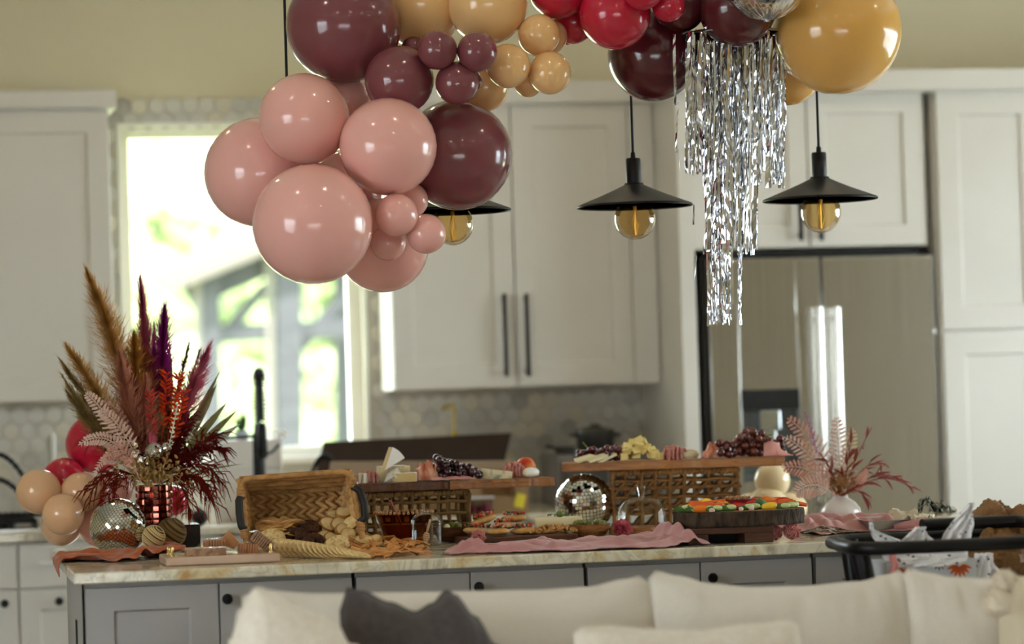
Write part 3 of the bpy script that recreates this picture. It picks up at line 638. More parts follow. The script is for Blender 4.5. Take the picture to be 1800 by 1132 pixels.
obj('body', M().lathe([(0, 0), (r*.86, 0), (r*.95, .01), (r*.98, h2*.72)], 28), mat('pot_dark', '#343432', .3, metal=.4), t, smooth=40); obj('lid', M().lathe([(r*1.02, h2*.72), (r*1.0, h2*.8), (r*.6, h2*.9), (.02, h2*.93), (.018, h2*1.0), (0, h2*1.0)], 28), mat('pot_lid', '#56554f', .2, metal=.5), t, smooth=40)
for s in (-1, 1): obj('side_handle', M().tube([(s*r*.95, -.03, h2*.6), (s*r*1.2, -.02, h2*.62), (s*r*1.2, .02, h2*.62), (s*r*.95, .03, h2*.6)], .006, 8), m_black, t, smooth=60)
p = at(985, 786, 10.85); t = thing('small_pan', 'small dark pan on the grey oven left of the pot', 'pan', (at(990, 786, 10.85).x, 10.82, zo))
obj('pan_body', M().lathe([(0, 0), (.035, 0), (.045, .03), (.042, .03), (.033, .006), (0, .005)], 20), mat('pan_dark', '#3a3936', .4), t, smooth=40); obj('handle', M().tube([(-.04, 0, .026), (-.075, -.01, .034)], .006, 8), m_black, t, smooth=60)
p = at(90, 762, 10.8); h = p.z-.914; t = thing('white_bottle', 'tall white bottle with narrow neck left of the red balloons', 'bottle', (p.x, 10.8, .914)); r = 15.5/ppm(p)
obj('bottle_body', M().lathe([(0, 0), (r, 0), (r, h*.60), (r*.9, h*.64), (r*.86, h*.645)], 24), mat('bottle_white', '#d3d0c6', .35), t, smooth=40); obj('neck', M().lathe([(r*.45, h*.64), (r*.42, h*.98), (r*.36, h), (0, h)], 16), mat('bottle_neck', '#b9b6aa', .4), t, smooth=40)
t = thing('cooktop', 'steel cooktop with black grates at the left of the back counter', 'cooktop', (at(5, 920, 10.6).x, 10.65, .914))
obj('steel_plate', M().span((-.3, -.12, 0), (.13, .36, .012)), m_steel, t, bev=.003)
for q in (-.2, .02):
    m = M()
    for k in range(4): m.span((q-.1, -.08+.11*k, .03), (q+.1, -.07+.11*k, .042))
    for k in (-.1, 0, .09): m.span((q+k, -.08, .012), (q+k+.01, .26, .036))
    obj('grate', m, m_black, t)
for x in (-.2, .02): obj('burner', M().lathe([(.0, .03), (.03, .03), (.04, .012)], 16, (x, .09, 0)), m_black, t, smooth=40)
def beads(label, a, b, sag, Y, n):
    m = M(); A, B = at(*a, Y), at(*b, Y); pts = [A.lerp(B, i/n)+V(0, 0, sag*4*(i/n)*(1-i/n)) for i in range(n+1)]; o = thing('bead_garland', label, 'garland', A)
    obj('string', M().tube([p-A for p in pts], .002, 5), m_black, o)
    for i, p in enumerate(pts):
        q = M().ell((0, 0, 0), .0085+.002*(i % 2), None, 8, 6); obj('bead', q, m_black, o, loc=p-A, smooth=180)
beads('upper black bead garland curving down left of the peach balloons', (-8, 798), (40, 836), .02, 10.62, 12); beads('lower black bead garland left of the peach balloons', (-8, 842), (30, 862), .01, 10.62, 9)
beads('black bead garland lying along the cooktop front', (-6, 906), (72, 903), .0, 10.5, 14)
p = at(351, 897, 10.5); t = thing('round_pot', 'small round black pot on the back counter behind the bouquet', 'pot', (p.x, 10.5, .914))
obj('pot_body', M().ell((0, 0, .03), (.031, .031, .03), None, 20, 12), m_black, t, smooth=180); obj('lid_knob', M().ell((0, -.004, .06), .008, None, 10, 8), mat('knob_grey', '#44464a', .4), t, smooth=180)

# ------------------------------------------------------------------ island, left end: bouquet, disco balls, cloth, tray
TZ = .914
m_rust = mat('rust_linen', '#b4591f', .85, col2='#a24c18', scale=30, bump=.1, bscale=120, sheen=.2)
def cloth(name, label, cat, fn, nu, nv, material, thick=.003, sub=1):
    o = obj(name, M().grid(nu, nv, fn), material, smooth=180, solid=thick, sub=sub); return tag(o, label, cat)
ca, cb = on(118, 992), on(318, 985)
def rust(u, v):
    x = IX-.055+u*.40; y = 8.36+v*.36+.05*sin(u*9)+.03*fbm(u*3, v*2, 1)
    fold = max(0, .5+.5*sin(v*15+u*7+2.5*fbm(u*2.2, v*1.2, 4)))**2*.016+max(0, fbm(u*6, v*5, 2))*.012
    bump_ = .022*math.exp(-((u-.72)/.13)**2)*(1-v)*max(0, .4+.6*sin(u*38+v*5)) + .012*math.exp(-((u-.95)/.12)**2)
    z = TZ+.004+fold*(.4+.6*min(1, u*4))+bump_
    if u < .14: k = (.14-u)/.14; x = IX-.006-.012*sin(k*2.2)+(.14-.14)*u; x = IX-.008*min(1, k*4) - .006; z = TZ+.006-k*.045*(1-.45*v)
    return (x, y, z)
cloth('rust_cloth', 'rust orange linen cloth draped over the left island corner', 'cloth', rust, 50, 30, m_rust)
# black plinth and copper glass vase
p0 = on(306, 966); PYv = p0.y
t_ = thing('black_plinth', 'low black plinth box under the copper vase behind the twine balls', 'plinth', (at(306, 960, PYv).x, PYv, TZ)); s_ = ppm(p0); ph_ = 43/s_
obj('box_body', M().span((-47/s_, 0, 0), (47/s_, .13, ph_)), mat('black_card', '#15110f', .45), t_, bev=.002)
vc = at(272, 915, PYv+.065); VY = PYv+.065; vb = V(vc.x, VY, TZ+ph_); vr = 31/s_; vh = at(272, 852, VY).z-vb.z
m_cop = mat('copper_glass', '#b8705c', .12, metal=1, col2='#7d3f37', scale=20)
vs = thing('copper_vase', 'copper mirrored vase with square facets holding the tall dried bouquet', 'vase', vb)
NR, NC = 6, 14; m = M(); core = M().lathe([(0, 0), (vr*.93, 0), (vr*.95, vh), (vr*.88, vh), (vr*.86, .02), (0, .02)], 28)
obj('body', core, mat('copper_dark', '#4a2019', .25, metal=.8), vs, smooth=40)
fm = M(); w = 2*pi*vr/NC*.86; hh = vh/NR*.84
fm.add([(-w/2, 0, -hh/2), (w/2, 0, -hh/2), (w/2, 0, hh/2), (-w/2, 0, hh/2), (-w*.36, -.004, -hh*.36), (w*.36, -.004, -hh*.36), (w*.36, -.004, hh*.36), (-w*.36, -.004, hh*.36)], [(0, 1, 5, 4), (1, 2, 6, 5), (2, 3, 7, 6), (3, 0, 4, 7), (4, 5, 6, 7)])
fme = None
for i in range(NR):
    for j in range(NC):
        if fme is None: f0 = obj('facet', fm, m_cop, vs); fme = f0.data; o = f0
        else: o = bpy.data.objects.new('facet', fme); COL.objects.link(o); o.parent = vs
        a = 2*pi*(j+.5*0)/NC; o.location = (vr*.965*sin(a), -vr*.965*cos(a), vh*(i+.5)/NR); o.rotation_euler = (rr(-.08, .08), 0, a+rr(-.06, .06))

# plumes, ferns and sprays of the bouquet (each stem stands in the vase)
VT = V(vc.x, VY, vb.z+vh)
def Q(px, py, dy=0): return at(px, py, VY+dy)
def bez(a, b, c, n=14): return [a*(1-t)*(1-t)+b*2*t*(1-t)+c*t*t for t in [i/n for i in range(n+1)]]
def plume(label, pts, wid, n, material, sl=.13, start=.22, seed=0, thin=1.0, droop=0, stemmat=None, group=None, name='pampas_plume', tipcurl=0, cat='dried plume'):
    """plume from pixel path: pts = [(px,py,dy)...] three control points, wid = half width in m"""
    R_ = random.Random(seed); a, b, c = [Q(*q) for q in pts]; ax = bez(a, b, c, 24); o = thing(name, label, cat, a, group=group); wid *= 1.3; n = int(n*1.5)
    obj('stem', M().tube([p-a for p in ax], [.0022*(1-.7*i/24) for i in range(25)], 5), stemmat or material, o, smooth=60)
    m = M(); L = (c-a).length
    for i in range(n):
        u = start+(1-start)*R_.random()**.9; k = min(23, int(u*24)); p = ax[k].lerp(ax[k+1], u*24-k)-a; tg = (ax[k+1]-ax[k]).normalized()
        prof = sin(pi*min(1, (u-start)/(1-start)*.78+.22))**.8
        rad = V(R_.gauss(0, 1), R_.gauss(0, .8), R_.gauss(0, 1)); rad = (rad-tg*rad.dot(tg)).normalized()
        l = L*sl*R_.uniform(.6, 1.25)*(1.25-.5*u); w1 = wid*prof*(R_.uniform(.15, 1.0) if R_.random() < .8 else R_.uniform(.9, 1.55))
        q1 = p+tg*l*.45+rad*w1*.7; q2 = p+tg*l*R_.uniform(.75, 1.05)+rad*w1*(1.05+tipcurl*R_.random())+V(R_.gauss(0, .004), 0, -droop*l)
        sd = rad.cross(tg)*.5+V(1, 0, 0)*.5; sd = sd.normalized()*R_.uniform(.0007, .0016)*thin
        m.add([p-sd, p+sd, q1+sd*1.2, q1-sd*1.2, q2], [(0, 1, 2, 3), (3, 2, 4)])
    obj('plume', m, material, o, kind='stuff'); return o
m_gold = fluff('pampas_gold', '#d4a764', '#bd9152', .5, 30); m_rustp = fluff('pampas_rust', '#cf8a3c', '#b47f3e', .5, 30); m_oliv = fluff('pampas_olive', '#b59c68', '#9c8455', .5, 30)
m_rose = fluff('pampas_rose', '#d99c82', '#c68a72', .5, 30); m_berry = fluff('pampas_berry', '#b9507a', '#cf7884', .5, 12); m_mag = fluff('pampas_magenta', '#a02c8c', '#b83f8e', .5, 14); m_pinkp = fluff('pampas_pink', '#d97c8c', '#c05c80', .5, 14)
m_brn = fluff('dried_brown', '#6a402c', '#5a3626')
plume('tallest golden pampas plume at the back of the bouquet', [(262, 850, .02), (225, 660, .05), (157, 488, .03)], .046, 1500, m_gold, .10, .15, 1, 1.0)
plume('second golden pampas plume bending left below the tallest one', [(258, 850, 0), (190, 720, .0), (121, 614, 0)], .036, 900, m_gold, .10, .2, 2, 1.0)
plume('thin olive grass plume reaching far left, upper of two', [(255, 850, 0), (190, 760, -.02), (112, 642, -.02)], .02, 380, m_oliv, .12, .35, 3)
plume('thin olive grass plume reaching far left, lower of two', [(254, 850, 0), (190, 790, -.02), (114, 668, -.03)], .018, 320, m_oliv, .12, .3, 4)
plume('olive pampas plume low at the left above the pale ferns', [(255, 850, 0), (190, 800, -.02), (122, 696, -.03)], .026, 460, m_oliv, .13, .3, 5)
plume('short rust orange pampas plume in the centre of the bouquet', [(268, 850, .0), (240, 700, .0), (236, 596, 0)], .05, 950, m_rustp, .10, .3, 6, 1.0)
plume('amber pampas plume behind the magenta feathers', [(268, 850, .03), (256, 730, .03), (258, 622, .03)], .03, 500, m_rustp, .11, .3, 16, 1.2)
plume('rose tan pampas plume in front, left of two', [(264, 850, -.06), (228, 740, -.07), (212, 632, -.06)], .034, 700, m_rose, .14, .3, 7, 1.1)
plume('rose tan pampas plume in front, right of two', [(268, 850, -.06), (250, 760, -.07), (256, 668, -.06)], .036, 700, m_rose, .14, .25, 8, 1.1)
plume('tall berry pink feathery plume beside the golden plume', [(272, 850, .03), (262, 680, .03), (249, 520, .02)], .018, 620, m_berry, .2, .35, 9, .9, tipcurl=.4)
plume('magenta feathery plume with curling tips', [(276, 850, .02), (282, 700, .02), (288, 566, .02)], .026, 680, m_mag, .22, .4, 10, .9, tipcurl=.9)
plume('slim berry feather between the two magenta plumes', [(276, 850, .04), (270, 720, .04), (271, 596, .04)], .012, 260, m_berry, .2, .4, 11)
plume('soft pink plume leaning right over the palm blades', [(280, 850, .0), (318, 740, .0), (361, 628, 0)], .032, 720, m_pinkp, .2, .35, 12, .9, tipcurl=.3)
plume('dark brown grass spike right of the magenta plume', [(280, 850, .03), (305, 720, .04), (331, 610, .04)], .010, 200, m_brn, .09, .5, 13)
plume('dark brown grass spike leaning over the pink plume', [(282, 850, .03), (315, 730, .04), (349, 622, .04)], .009, 160, m_brn, .09, .5, 14)
# palm blades
m_palm = fluff('dried_palm', '#77714c', '#928a60', .4, 12)
m_palm2 = mat('dried_palm_grey', '#a7a596', .6)
for i, (c, w, lb, mm) in enumerate([((382, 674), .036, 'upright olive palm blade right of the pink plume', m_palm), ((371, 690), .022, 'dark slim palm blade behind the upright one', m_palm), ((400, 706), .028, 'olive palm blade second from the top at the right', m_palm),
        ((418, 720), .024, 'curved palm blade third from the top at the right', m_palm), ((424, 744), .03, 'pale palm blade pointing at the faucet', m_palm2), ((388, 650), .02, 'short olive palm tip behind the pink plume', m_palm), ((428, 815), .007, 'thin drooping palm blade above the wicker basket', m_palm), ((408, 850), .007, 'thin drooping palm blade low by the wicker basket', m_palm), ((298, 596), .03, 'dark palm leaf against the magenta plume', m_palm)]):
    a, b = Q(286, 840, .02), Q(*c, .03+.01*i % .05); o = thing('palm_blade', lb, 'dried leaf', a)
    obj('blade', M().leaf(V(0, 0, 0)+(b-a)*.25, b-a, w, (.15, -1, .2), .012), mm, o, smooth=60); obj('stem', M().tube([(0, 0, 0), (b-a)*.26], .002, 5), mm, o)
# ferns
def fern(label, base, mid_, tip, n, wid, material, seed, name='dried_fern', second=True, lw=.0035, dy=0, q=None):
    q = q or Q; R_ = random.Random(seed); a, b, c = q(*base), q(*mid_), q(*tip); ax = bez(a, b, c, n); o = thing(name, label, 'dried fern', a)
    obj('stem', M().tube([p-a for p in ax], .0016, 5), material, o); m = M(); dv = Fw*-1
    for i in range(int(n*.2), n):
        u = i/n; tg = (ax[i+1]-ax[i]).normalized(); sd = tg.cross(dv).normalized(); l = wid*(1-u)**.55*min(1, (u-.1)*5)+.004
        for s in (-1, 1):
            d = (sd*s*.85+tg*.55+dv*R_.uniform(-.35, .35)).normalized(); p = ax[i]-a; e = p+d*l+V(0, 0, -.1*l)
            m.leaf(p, e, lw*1.2, dv, .002)
            if second and l > .015:
                for k in range(2, 7):
                    pp = p.lerp(e, k/7)
                    for s2 in (-1, 1): m.leaf(pp, pp+(d*.75+d.cross(dv)*s2*.7).normalized()*lw*2.6*(1-.09*k), lw*.9, dv, 0)
    obj('fronds', m, material, o, kind='stuff'); return o
m_fern = mat('bleached_fern', '#e6c6b4', .8, col2='#dcb8a4', scale=20); m_fern2 = mat('peach_fern', '#deaa96', .8, col2='#d29c88', scale=20)
fern('pale pink bleached fern, uppermost over the red balloon', (250, 840, -.1), (190, 720, -.12), (150, 690, -.12), 20, .045, m_fern, 1)
fern('pale pink bleached fern reaching left over the red balloon', (245, 840, -.1), (200, 740, -.13), (138, 782, -.14), 22, .036, m_fern, 2)
fern('pale pink bleached fern between the rose plume and red balloon', (252, 840, -.1), (215, 730, -.12), (172, 722, -.12), 20, .04, m_fern, 3)
fern('drooping pale fern at the left edge of the bouquet', (240, 840, -.1), (185, 770, -.14), (163, 842, -.13), 18, .02, m_fern, 4)
fern('peach pink fern curling in front of the wine red leaves', (245, 840, -.12), (215, 760, -.15), (182, 812, -.16), 15, .036, m_fern2, 5)
fern('peach fern frond hanging over the golden berries', (250, 850, -.14), (205, 770, -.15), (243, 835, -.17), 12, .024, m_fern2, 6)
fern('small coral fern above the pale ferns', (250, 830, -.06), (215, 710, -.08), (182, 704, -.08), 16, .02, m_fern2, 7)
# orange leafy sprays
m_org = fluff('orange_foliage', '#e2501f', '#cf4226', .4, 20)
def ruscus(label, base, mid_, tip, n, material, seed, ll=.027, lw=.0075):
    R_ = random.Random(seed); a, b, c = Q(*base), Q(*mid_), Q(*tip); ax = bez(a, b, c, n); o = thing('leaf_spray', label, 'dried spray', a); obj('stem', M().tube([p-a for p in ax], .0014, 5), material, o); m = M()
    for i in range(int(n*.5), n+1):
        tg = (ax[min(i+1, n)]-ax[min(i, n-1)]).normalized()
        for k in range(3):
            d = V(R_.gauss(0, 1), R_.gauss(0, .7), R_.gauss(0, 1)); d = (d-tg*d.dot(tg)).normalized(); p = ax[i]-a; e = p+(d*.9+tg*.6).normalized()*ll*R_.uniform(.7, 1.2); m.leaf(p, e, lw, R_.choice((Fw*-1, d.cross(tg))), .001)
    obj('leaves', m, material, o, kind='stuff')
ruscus('orange leaf spray before the magenta plume, upper left', (274, 850, -.06), (290, 740, -.08), (293, 658, -.08), 26, m_org, 1)
ruscus('orange leaf spray before the magenta plume, upper right', (276, 850, -.06), (305, 740, -.08), (314, 662, -.08), 26, m_org, 2)
ruscus('orange leaf spray by the base of the pink plume', (278, 850, -.06), (308, 770, -.08), (324, 690, -.08), 22, m_org, 3)
ruscus('red orange leaf spray left of the orange ones', (272, 850, -.06), (268, 770, -.08), (264, 690, -.08), 22, mat('red_foliage', '#c8322a', .7), 4)
ruscus('cream white dried flower spray below the orange sprays', (278, 850, -.09), (296, 800, -.1), (312, 712, -.1), 20, mat('cream_flower', '#ded0b4', .7), 5, .012, .006)
ruscus('cream dried flower spray beside the palm blades', (284, 850, -.04), (320, 800, -.05), (346, 742, -.05), 20, mat('cream_flower', '#ded0b4', .7), 6, .012, .006)
# pink protea bud
a = Q(268, 795, -.1); t = thing('protea_bud', 'pink dried protea bud above the small mirror balls', 'dried flower', a); m = M()
for i in range(44):
    an = i*2.4; f = .3+.7*(i % 4)/3; b = V(cos(an)*.016*f, sin(an)*.012*f, .052+.02*(1-f)); m.leaf((cos(an)*.006, sin(an)*.006, 0), b, .007, (cos(an), sin(an), .1), .002)
obj('petals', m, mat('protea_pink', '#b04a5a', .7), t); obj('stem', M().tube([(0, .02, 0), (0, .06, -.06)], .003, 6), m_palm, t)
# wine red amaranth sprays
m_wine = fluff('wine_foliage', '#742422', '#5a1818', .3, 20); m_wine2 = fluff('brick_foliage', '#92301f', '#74241e', .35, 20)
def drape(label, base, mid_, tip, n, material, seed, ll=.05, w=.004, k=5, spread=1.):
    R_ = random.Random(seed); a, b, c = Q(*base), Q(*mid_), Q(*tip); ax = bez(a, b, c, n); o = thing('amaranth_spray', label, 'dried spray', a); obj('stem', M().tube([p-a for p in ax], .0018, 5), material, o); m = M()
    for i in range(int(n*.25), n+1):
        tg = (ax[min(i+1, n)]-ax[min(i, n-1)]).normalized()
        for _ in range(k):
            d = V(R_.gauss(0, 1), R_.gauss(0, .7), R_.gauss(0, .8)); p = ax[i]-a; e1 = p+(d*.018*spread+tg*ll*.5); e2 = e1+tg*ll*.35+V(0, 0, -ll*.55)+d*.006
            s = w*R_.uniform(.5, 1); m.tube([p, e1, e2], [s*.35, s*.6, s*.2], 4, False)
    obj('tendrils', m, material, o, kind='stuff')
drape('wine red amaranth spray pointing right at the palm blades', (284, 840, -.06), (330, 790, -.08), (372, 768, -.08), 16, m_wine, 1, .03, .005, 6)
drape('wine red amaranth spray reaching furthest right', (284, 840, -.06), (345, 780, -.08), (386, 788, -.08), 18, m_wine, 2, .03, .005, 6)
drape('brick red amaranth spray drooping at the right', (284, 845, -.06), (360, 790, -.08), (382, 838, -.08), 18, m_wine2, 3, .04, .004, 5)
drape('brick red amaranth spray hanging before the black pot', (284, 850, -.06), (345, 810, -.08), (374, 880, -.08), 18, m_wine2, 4, .04, .004, 4)
drape('brick red amaranth spray hanging beside the copper vase', (284, 850, -.1), (325, 830, -.12), (334, 902, -.12), 18, m_wine2, 5, .035, .004, 4)
drape('brick red amaranth spray trailing down right of the vase', (284, 850, -.06), (335, 820, -.1), (362, 860, -.1), 18, m_wine2, 15, .035, .004, 5)
drape('wine red amaranth spray above the golden berries', (278, 840, -.04), (300, 790, -.06), (330, 740, -.06), 16, m_wine, 6, .035, .006, 6)
drape('wine red amaranth spray over the peach balloon', (258, 845, -.1), (200, 810, -.13), (164, 858, -.13), 18, m_wine2, 7, .035, .004, 4)
drape('wine red amaranth spray drooping over the mirror ball', (258, 850, -.1), (210, 820, -.13), (192, 874, -.13), 18, m_wine2, 8, .03, .004, 4)
drape('dark amaranth spray behind the pale ferns', (258, 845, -.04), (210, 760, -.06), (155, 775, -.07), 16, m_wine2, 9, .03, .004, 3)
drape('dark amaranth core between the plumes and mirror picks', (272, 850, -.03), (268, 800, -.05), (240, 768, -.05), 12, m_wine, 10, .03, .006, 7)
drape('dark amaranth core at the right of the mirror picks', (274, 850, -.03), (296, 810, -.05), (312, 792, -.05), 12, m_wine, 11, .03, .006, 7)
drape('wine red amaranth filling the heart of the bouquet below the orange sprays', (278, 850, .0), (284, 800, .0), (292, 742, .0), 16, m_wine, 21, .04, .008, 9, 1.4)
drape('wine red amaranth behind the cream dried flowers', (280, 850, .02), (300, 800, .02), (318, 750, .02), 16, m_wine, 22, .04, .008, 9, 1.4)
plume('short berry pink plume behind the orange leaf sprays', [(276, 850, .03), (290, 770, .03), (298, 672, .03)], .036, 700, m_berry, .14, .25, 23)
plume('olive seed plume low in the heart of the bouquet', [(276, 850, -.03), (284, 790, -.04), (282, 730, -.04)], .02, 400, m_oliv, .14, .3, 24)
plume('rose plume between the protea bud and red leaf spray', [(270, 850, .01), (276, 780, .01), (280, 700, .01)], .03, 500, m_rose, .14, .25, 25)
# golden seed sprays
m_seed = mat('golden_seed', '#a98445', .6, col2='#8b6a34', scale=30)
t = thing('seed_spray', 'cluster of golden seed pods over the copper vase rim', 'dried spray', Q(272, 840, -.1)); o_ = Vector(t.location); R_ = random.Random(3)
seed0 = None
for i in range(150):
    px, py = R_.gauss(272, 29), R_.gauss(830, 15)
    px = min(max(px, 205), 338); py = min(max(py, 790), 866); p = Q(px, py, -.14+R_.uniform(-.03, .05))-o_
    if seed0 is None: seed0 = obj('pod', M().ell((0, 0, .006), (.0040, .0040, .0080), None, 7, 6), m_seed, t, smooth=180); o = seed0
    else: o = bpy.data.objects.new('pod', seed0.data); COL.objects.link(o); o.parent = t
    o.location = p; o.rotation_euler = (R_.uniform(-.9, .9), R_.gauss(0, .9), R_.uniform(0, 6))
m = M()
for i in range(26):
    a = -pi*.05+i*.125; m.tube([(0, .06, -.01), (.05*cos(a), .0, .015), (.1*cos(a)*R_.uniform(.6, 1), -.04, R_.uniform(-.03, .03))], .0011, 4)
obj('twigs', m, m_seed, t, kind='stuff')

# mirror balls
m_core = mat('mirror_ball_core', '#2c2a28', .5); m_mir = mat('mirror_tile', '#e9e7e2', .04, metal=1)
def disco(name, label, c, r, nrow, rot, seed, jit=.02, cat='disco ball'):
    R_ = random.Random(seed); t = thing(name, label, cat, c, rot); obj('core', M().ell((0, 0, 0), r*.975, None, 28, 18), m_core, t, smooth=180); m = M(); th = pi/nrow
    for i in range(nrow):
        a = -pi/2+th*(i+.5); n = max(1, int(2*pi*cos(a)/th)); s = r*th*.88/2
        for j in range(n):
            b = 2*pi*j/n; N_ = V(cos(a)*cos(b), cos(a)*sin(b), sin(a)); e = V(-sin(b), cos(b), 0); u = N_.cross(e)
            N2 = (N_+e*R_.gauss(0, jit)+u*R_.gauss(0, jit)).normalized(); e2 = (e-N2*e.dot(N2)).normalized(); u2 = N2.cross(e2); p = N_*r
            w = min(s, r*cos(a)*pi/n*.9); q = [p-e2*w-u2*s, p+e2*w-u2*s, p+e2*w+u2*s, p-e2*w+u2*s]
            m.add(q+[v-N2*r*.03 for v in q], [(0, 1, 2, 3), (0, 4, 5, 1), (1, 5, 6, 2), (2, 6, 7, 3), (3, 7, 4, 0)])
    obj('mirror_tiles', m, m_mir, t, kind='stuff'); return t
p = on(207, 974); s = ppm(p); r = 50/s; c = at(207, 926, p.y); dz = TZ+.012+r; disco('disco_ball', 'big mirror disco ball on the rust cloth beside the balloons', V(c.x, c.y, c.z), r, 30, (radians(35), radians(38), .3), 1)
c = Q(270, 793, -.17); disco('mirror_ball_pick', 'small mirror ball pick in the bouquet, larger of two', c, 15/ppm(c), 16, (.9, .8, 0), 2)
c = Q(291, 787, -.13); disco('mirror_ball_pick', 'small mirror ball pick in the bouquet, smaller of two', c, 9.5/ppm(c), 14, (.4, .5, 0), 3)
# twine balls
def twine(label, c, r, material, seed):
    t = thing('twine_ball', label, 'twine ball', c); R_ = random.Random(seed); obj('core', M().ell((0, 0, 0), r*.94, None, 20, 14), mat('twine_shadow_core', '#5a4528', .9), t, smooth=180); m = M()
    for k in range(17):
        z = -.92+1.84*k/16; q = sqrt(1-z*z)*r; tf = Euler((radians(16+R_.uniform(-6, 6)), radians(38), 0)).to_matrix()
        m.tube([tf @ V(q*cos(a), q*sin(a), z*r) for a in [i*2*pi/22 for i in range(23)]], r*.05, 6, False)
    obj('twine', m, material, t, smooth=180, kind='stuff')
c = at(301, 944, PYv-.05); twine('larger brown twine ball in front of the black plinth', V(c.x, PYv-.05, TZ+26/s_+.008), 26/s_, mat('twine_brown', '#8d6f42', .85), 1)
p = on(268, 970); twine('smaller straw twine ball between disco ball and brown twine ball', V(at(268, 950, p.y-.05).x, p.y-.09, TZ+20/s_+.014), 20/s_, mat('twine_straw', '#d9bd85', .85), 2)

# table balloons
def tb(px, py, r, Y, col, label, grp): c = at(px, py, Y); return balloon(c, r/ppm(c), col, label, c+V(.0, .2, .0), grp)
Y0 = PYv+.12
for a in [(168, 780, 53, .18, 'red', 'tall red balloon behind the pale ferns'), (112, 842, 38, .12, 'red', 'red balloon above the two left peach balloons'), (68, 864, 40, -.02, 'tan', 'peach balloon furthest left on the island end'),
          (142, 866, 36, -.02, 'tan', 'peach balloon under the dark leaves, right of the trio'), (111, 904, 37, -.10, 'tan', 'peach balloon lowest in front of the trio'), (108, 924, 36, .06, 'tan', 'peach balloon behind the lowest one, hanging below it'),
          (178, 922, 40, .02, 'blush', 'pink balloon behind the big disco ball'), (200, 862, 33, .03, 'blush', 'pink balloon behind the copper vase and ferns'), (304, 880, 27, .16, 'red', 'red balloon peeking out right of the copper vase'), (172, 884, 12, .0, 'red', 'tiny red balloon between the peach and pink ones')]:
    tb(a[0], a[1], a[2], Y0+a[3], a[4], a[5], 'balloons at the island end')

# marble tray with gold handles and wrapped crackers
p = on(393, 992); TY = p.y; s = ppm(p); t = thing('marble_tray', 'pale marble tray with gold handles holding wrapped crackers', 'tray', (p.x, TY, TZ+.001)); hw = 101/s; hd = .22; th = 15/s
obj('slab', M().span((-hw, 0, 0), (hw, hd, th)), mat('tray_marble', '#c9ab92', .3, col2='#b9957c', scale=9, detail=7), t, bev=.004)
m_gold2 = mat('brushed_gold', '#c8a868', .25, metal=1)
for sx in (-1, 1):
    m = M(); x = sx*(hw-.022)
    for y in (.05, hd-.05): m.lathe([(.006, th), (.006, th+.004), (.0045, th+.006), (.0045, th+.024), (0, th+.026)], 10, (x, y, 0))
    m.tube([(x, .035, th+.022), (x, hd-.035, th+.022)], .0038, 8); obj('handle', m, m_gold2, t, smooth=40, label='gold bar handle')
m_wrap = clear_glass('cellophane', '#f8f4f2', .16, .10); m_bis = mat('wafer_cracker', '#c08a62', .8, col2='#a8724c', scale=40); m_kraft = mat('printed_kraft', '#b08a6a', .6, col2='#8d6a50', scale=60, ramp=(.45, .55))
TT = V(p.x, TY, TZ+.001+th)
def packet(label, px, py, size, rot, dy, n, material, axis=0, lift=0):
    c = at(px, py, TY+dy); t = thing('cracker_packet', label, 'cracker packet', (c.x, c.y, max(TT.z+lift, c.z)), rot)
    L_, W_, H_ = size; m0 = None
    for i in range(n):
        x = -L_/2+L_*(i+.5)/n
        if m0 is None: o = obj('cracker', M().box((0, 0, H_/2), (L_/n*.72, W_, H_)), material, t, bev=.001); m0 = o.data
        else: o = bpy.data.objects.new('cracker', m0); COL.objects.link(o); o.parent = t
        o.location = (x, 0, rr(-.0, .001))
    m = M()
    def f(u, v):
        a = 2*pi*v; x = (u-.5)*(L_+.03); e = min(1, 5*u, 5*(1-u)); k = 1+.10*fbm(u*7, v*9, px*.1)
        return (x, (W_/2+.005)*cos(a)*k*(.25+.75*e if 0 else 1), H_/2+(H_/2+.004)*sin(a)*k*max(.08, e))
    m.grid(20, 20, f); obj('wrapper', m, m_wrap, t)
packet('flat wrapped cracker packet at the front left of the tray', 361, 980, (.15, .06, .02), (0, 0, 0), .04, 1, m_kraft)
packet('wrapped cracker stack behind the flat packet', 377, 968, (.06, .045, .03), (0, 0, 0), .12, 8, m_bis, lift=.004)
packet('square wrapped cracker propped on its corner', 414, 962, (.045, .016, .045), (0, radians(-40), 0), .12, 1, mat('honey_cracker', '#bb8454', .8), lift=.012)
packet('short wrapped cracker roll at the middle of the tray', 434, 973, (.05, .03, .026), (0, radians(6), .1), .06, 7, m_bis)
packet('ribbed wrapped cracker roll leaning to the gold handle', 455, 968, (.062, .034, .03), (0, radians(38), 0), .08, 9, m_kraft, lift=.018)

# ------------------------------------------------------------------ tipped wicker basket with crackers
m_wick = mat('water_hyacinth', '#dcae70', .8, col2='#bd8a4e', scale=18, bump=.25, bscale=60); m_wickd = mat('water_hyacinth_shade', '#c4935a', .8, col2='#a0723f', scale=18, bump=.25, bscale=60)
Yr = on(540, 972).y+.03
t = thing('wicker_basket', 'tipped braided wicker basket with black handles spilling crackers', 'basket', on(530, 968)); bo = Vector(t.location)
def zc(p, z=TZ+.012): return V(p.x, p.y, max(p.z, z))
rim = [zc(at(433, 966, Yr), TZ+.014), zc(at(640, 956, Yr), TZ+.014), at(616, 828, Yr+.055), at(421, 842, Yr+.055)]
YB2 = Yr+.20
bot = [zc(at(445, 938, YB2)), zc(at(606, 930, YB2)), at(604, 861, YB2+.03), at(436, 869, YB2+.03)]
rim = [p-bo for p in rim]; bot = [p-bo for p in bot]
def patch(q, u, v): return q[0]*(1-u)*(1-v)+q[1]*u*(1-v)+q[2]*u*v+q[3]*(1-u)*v
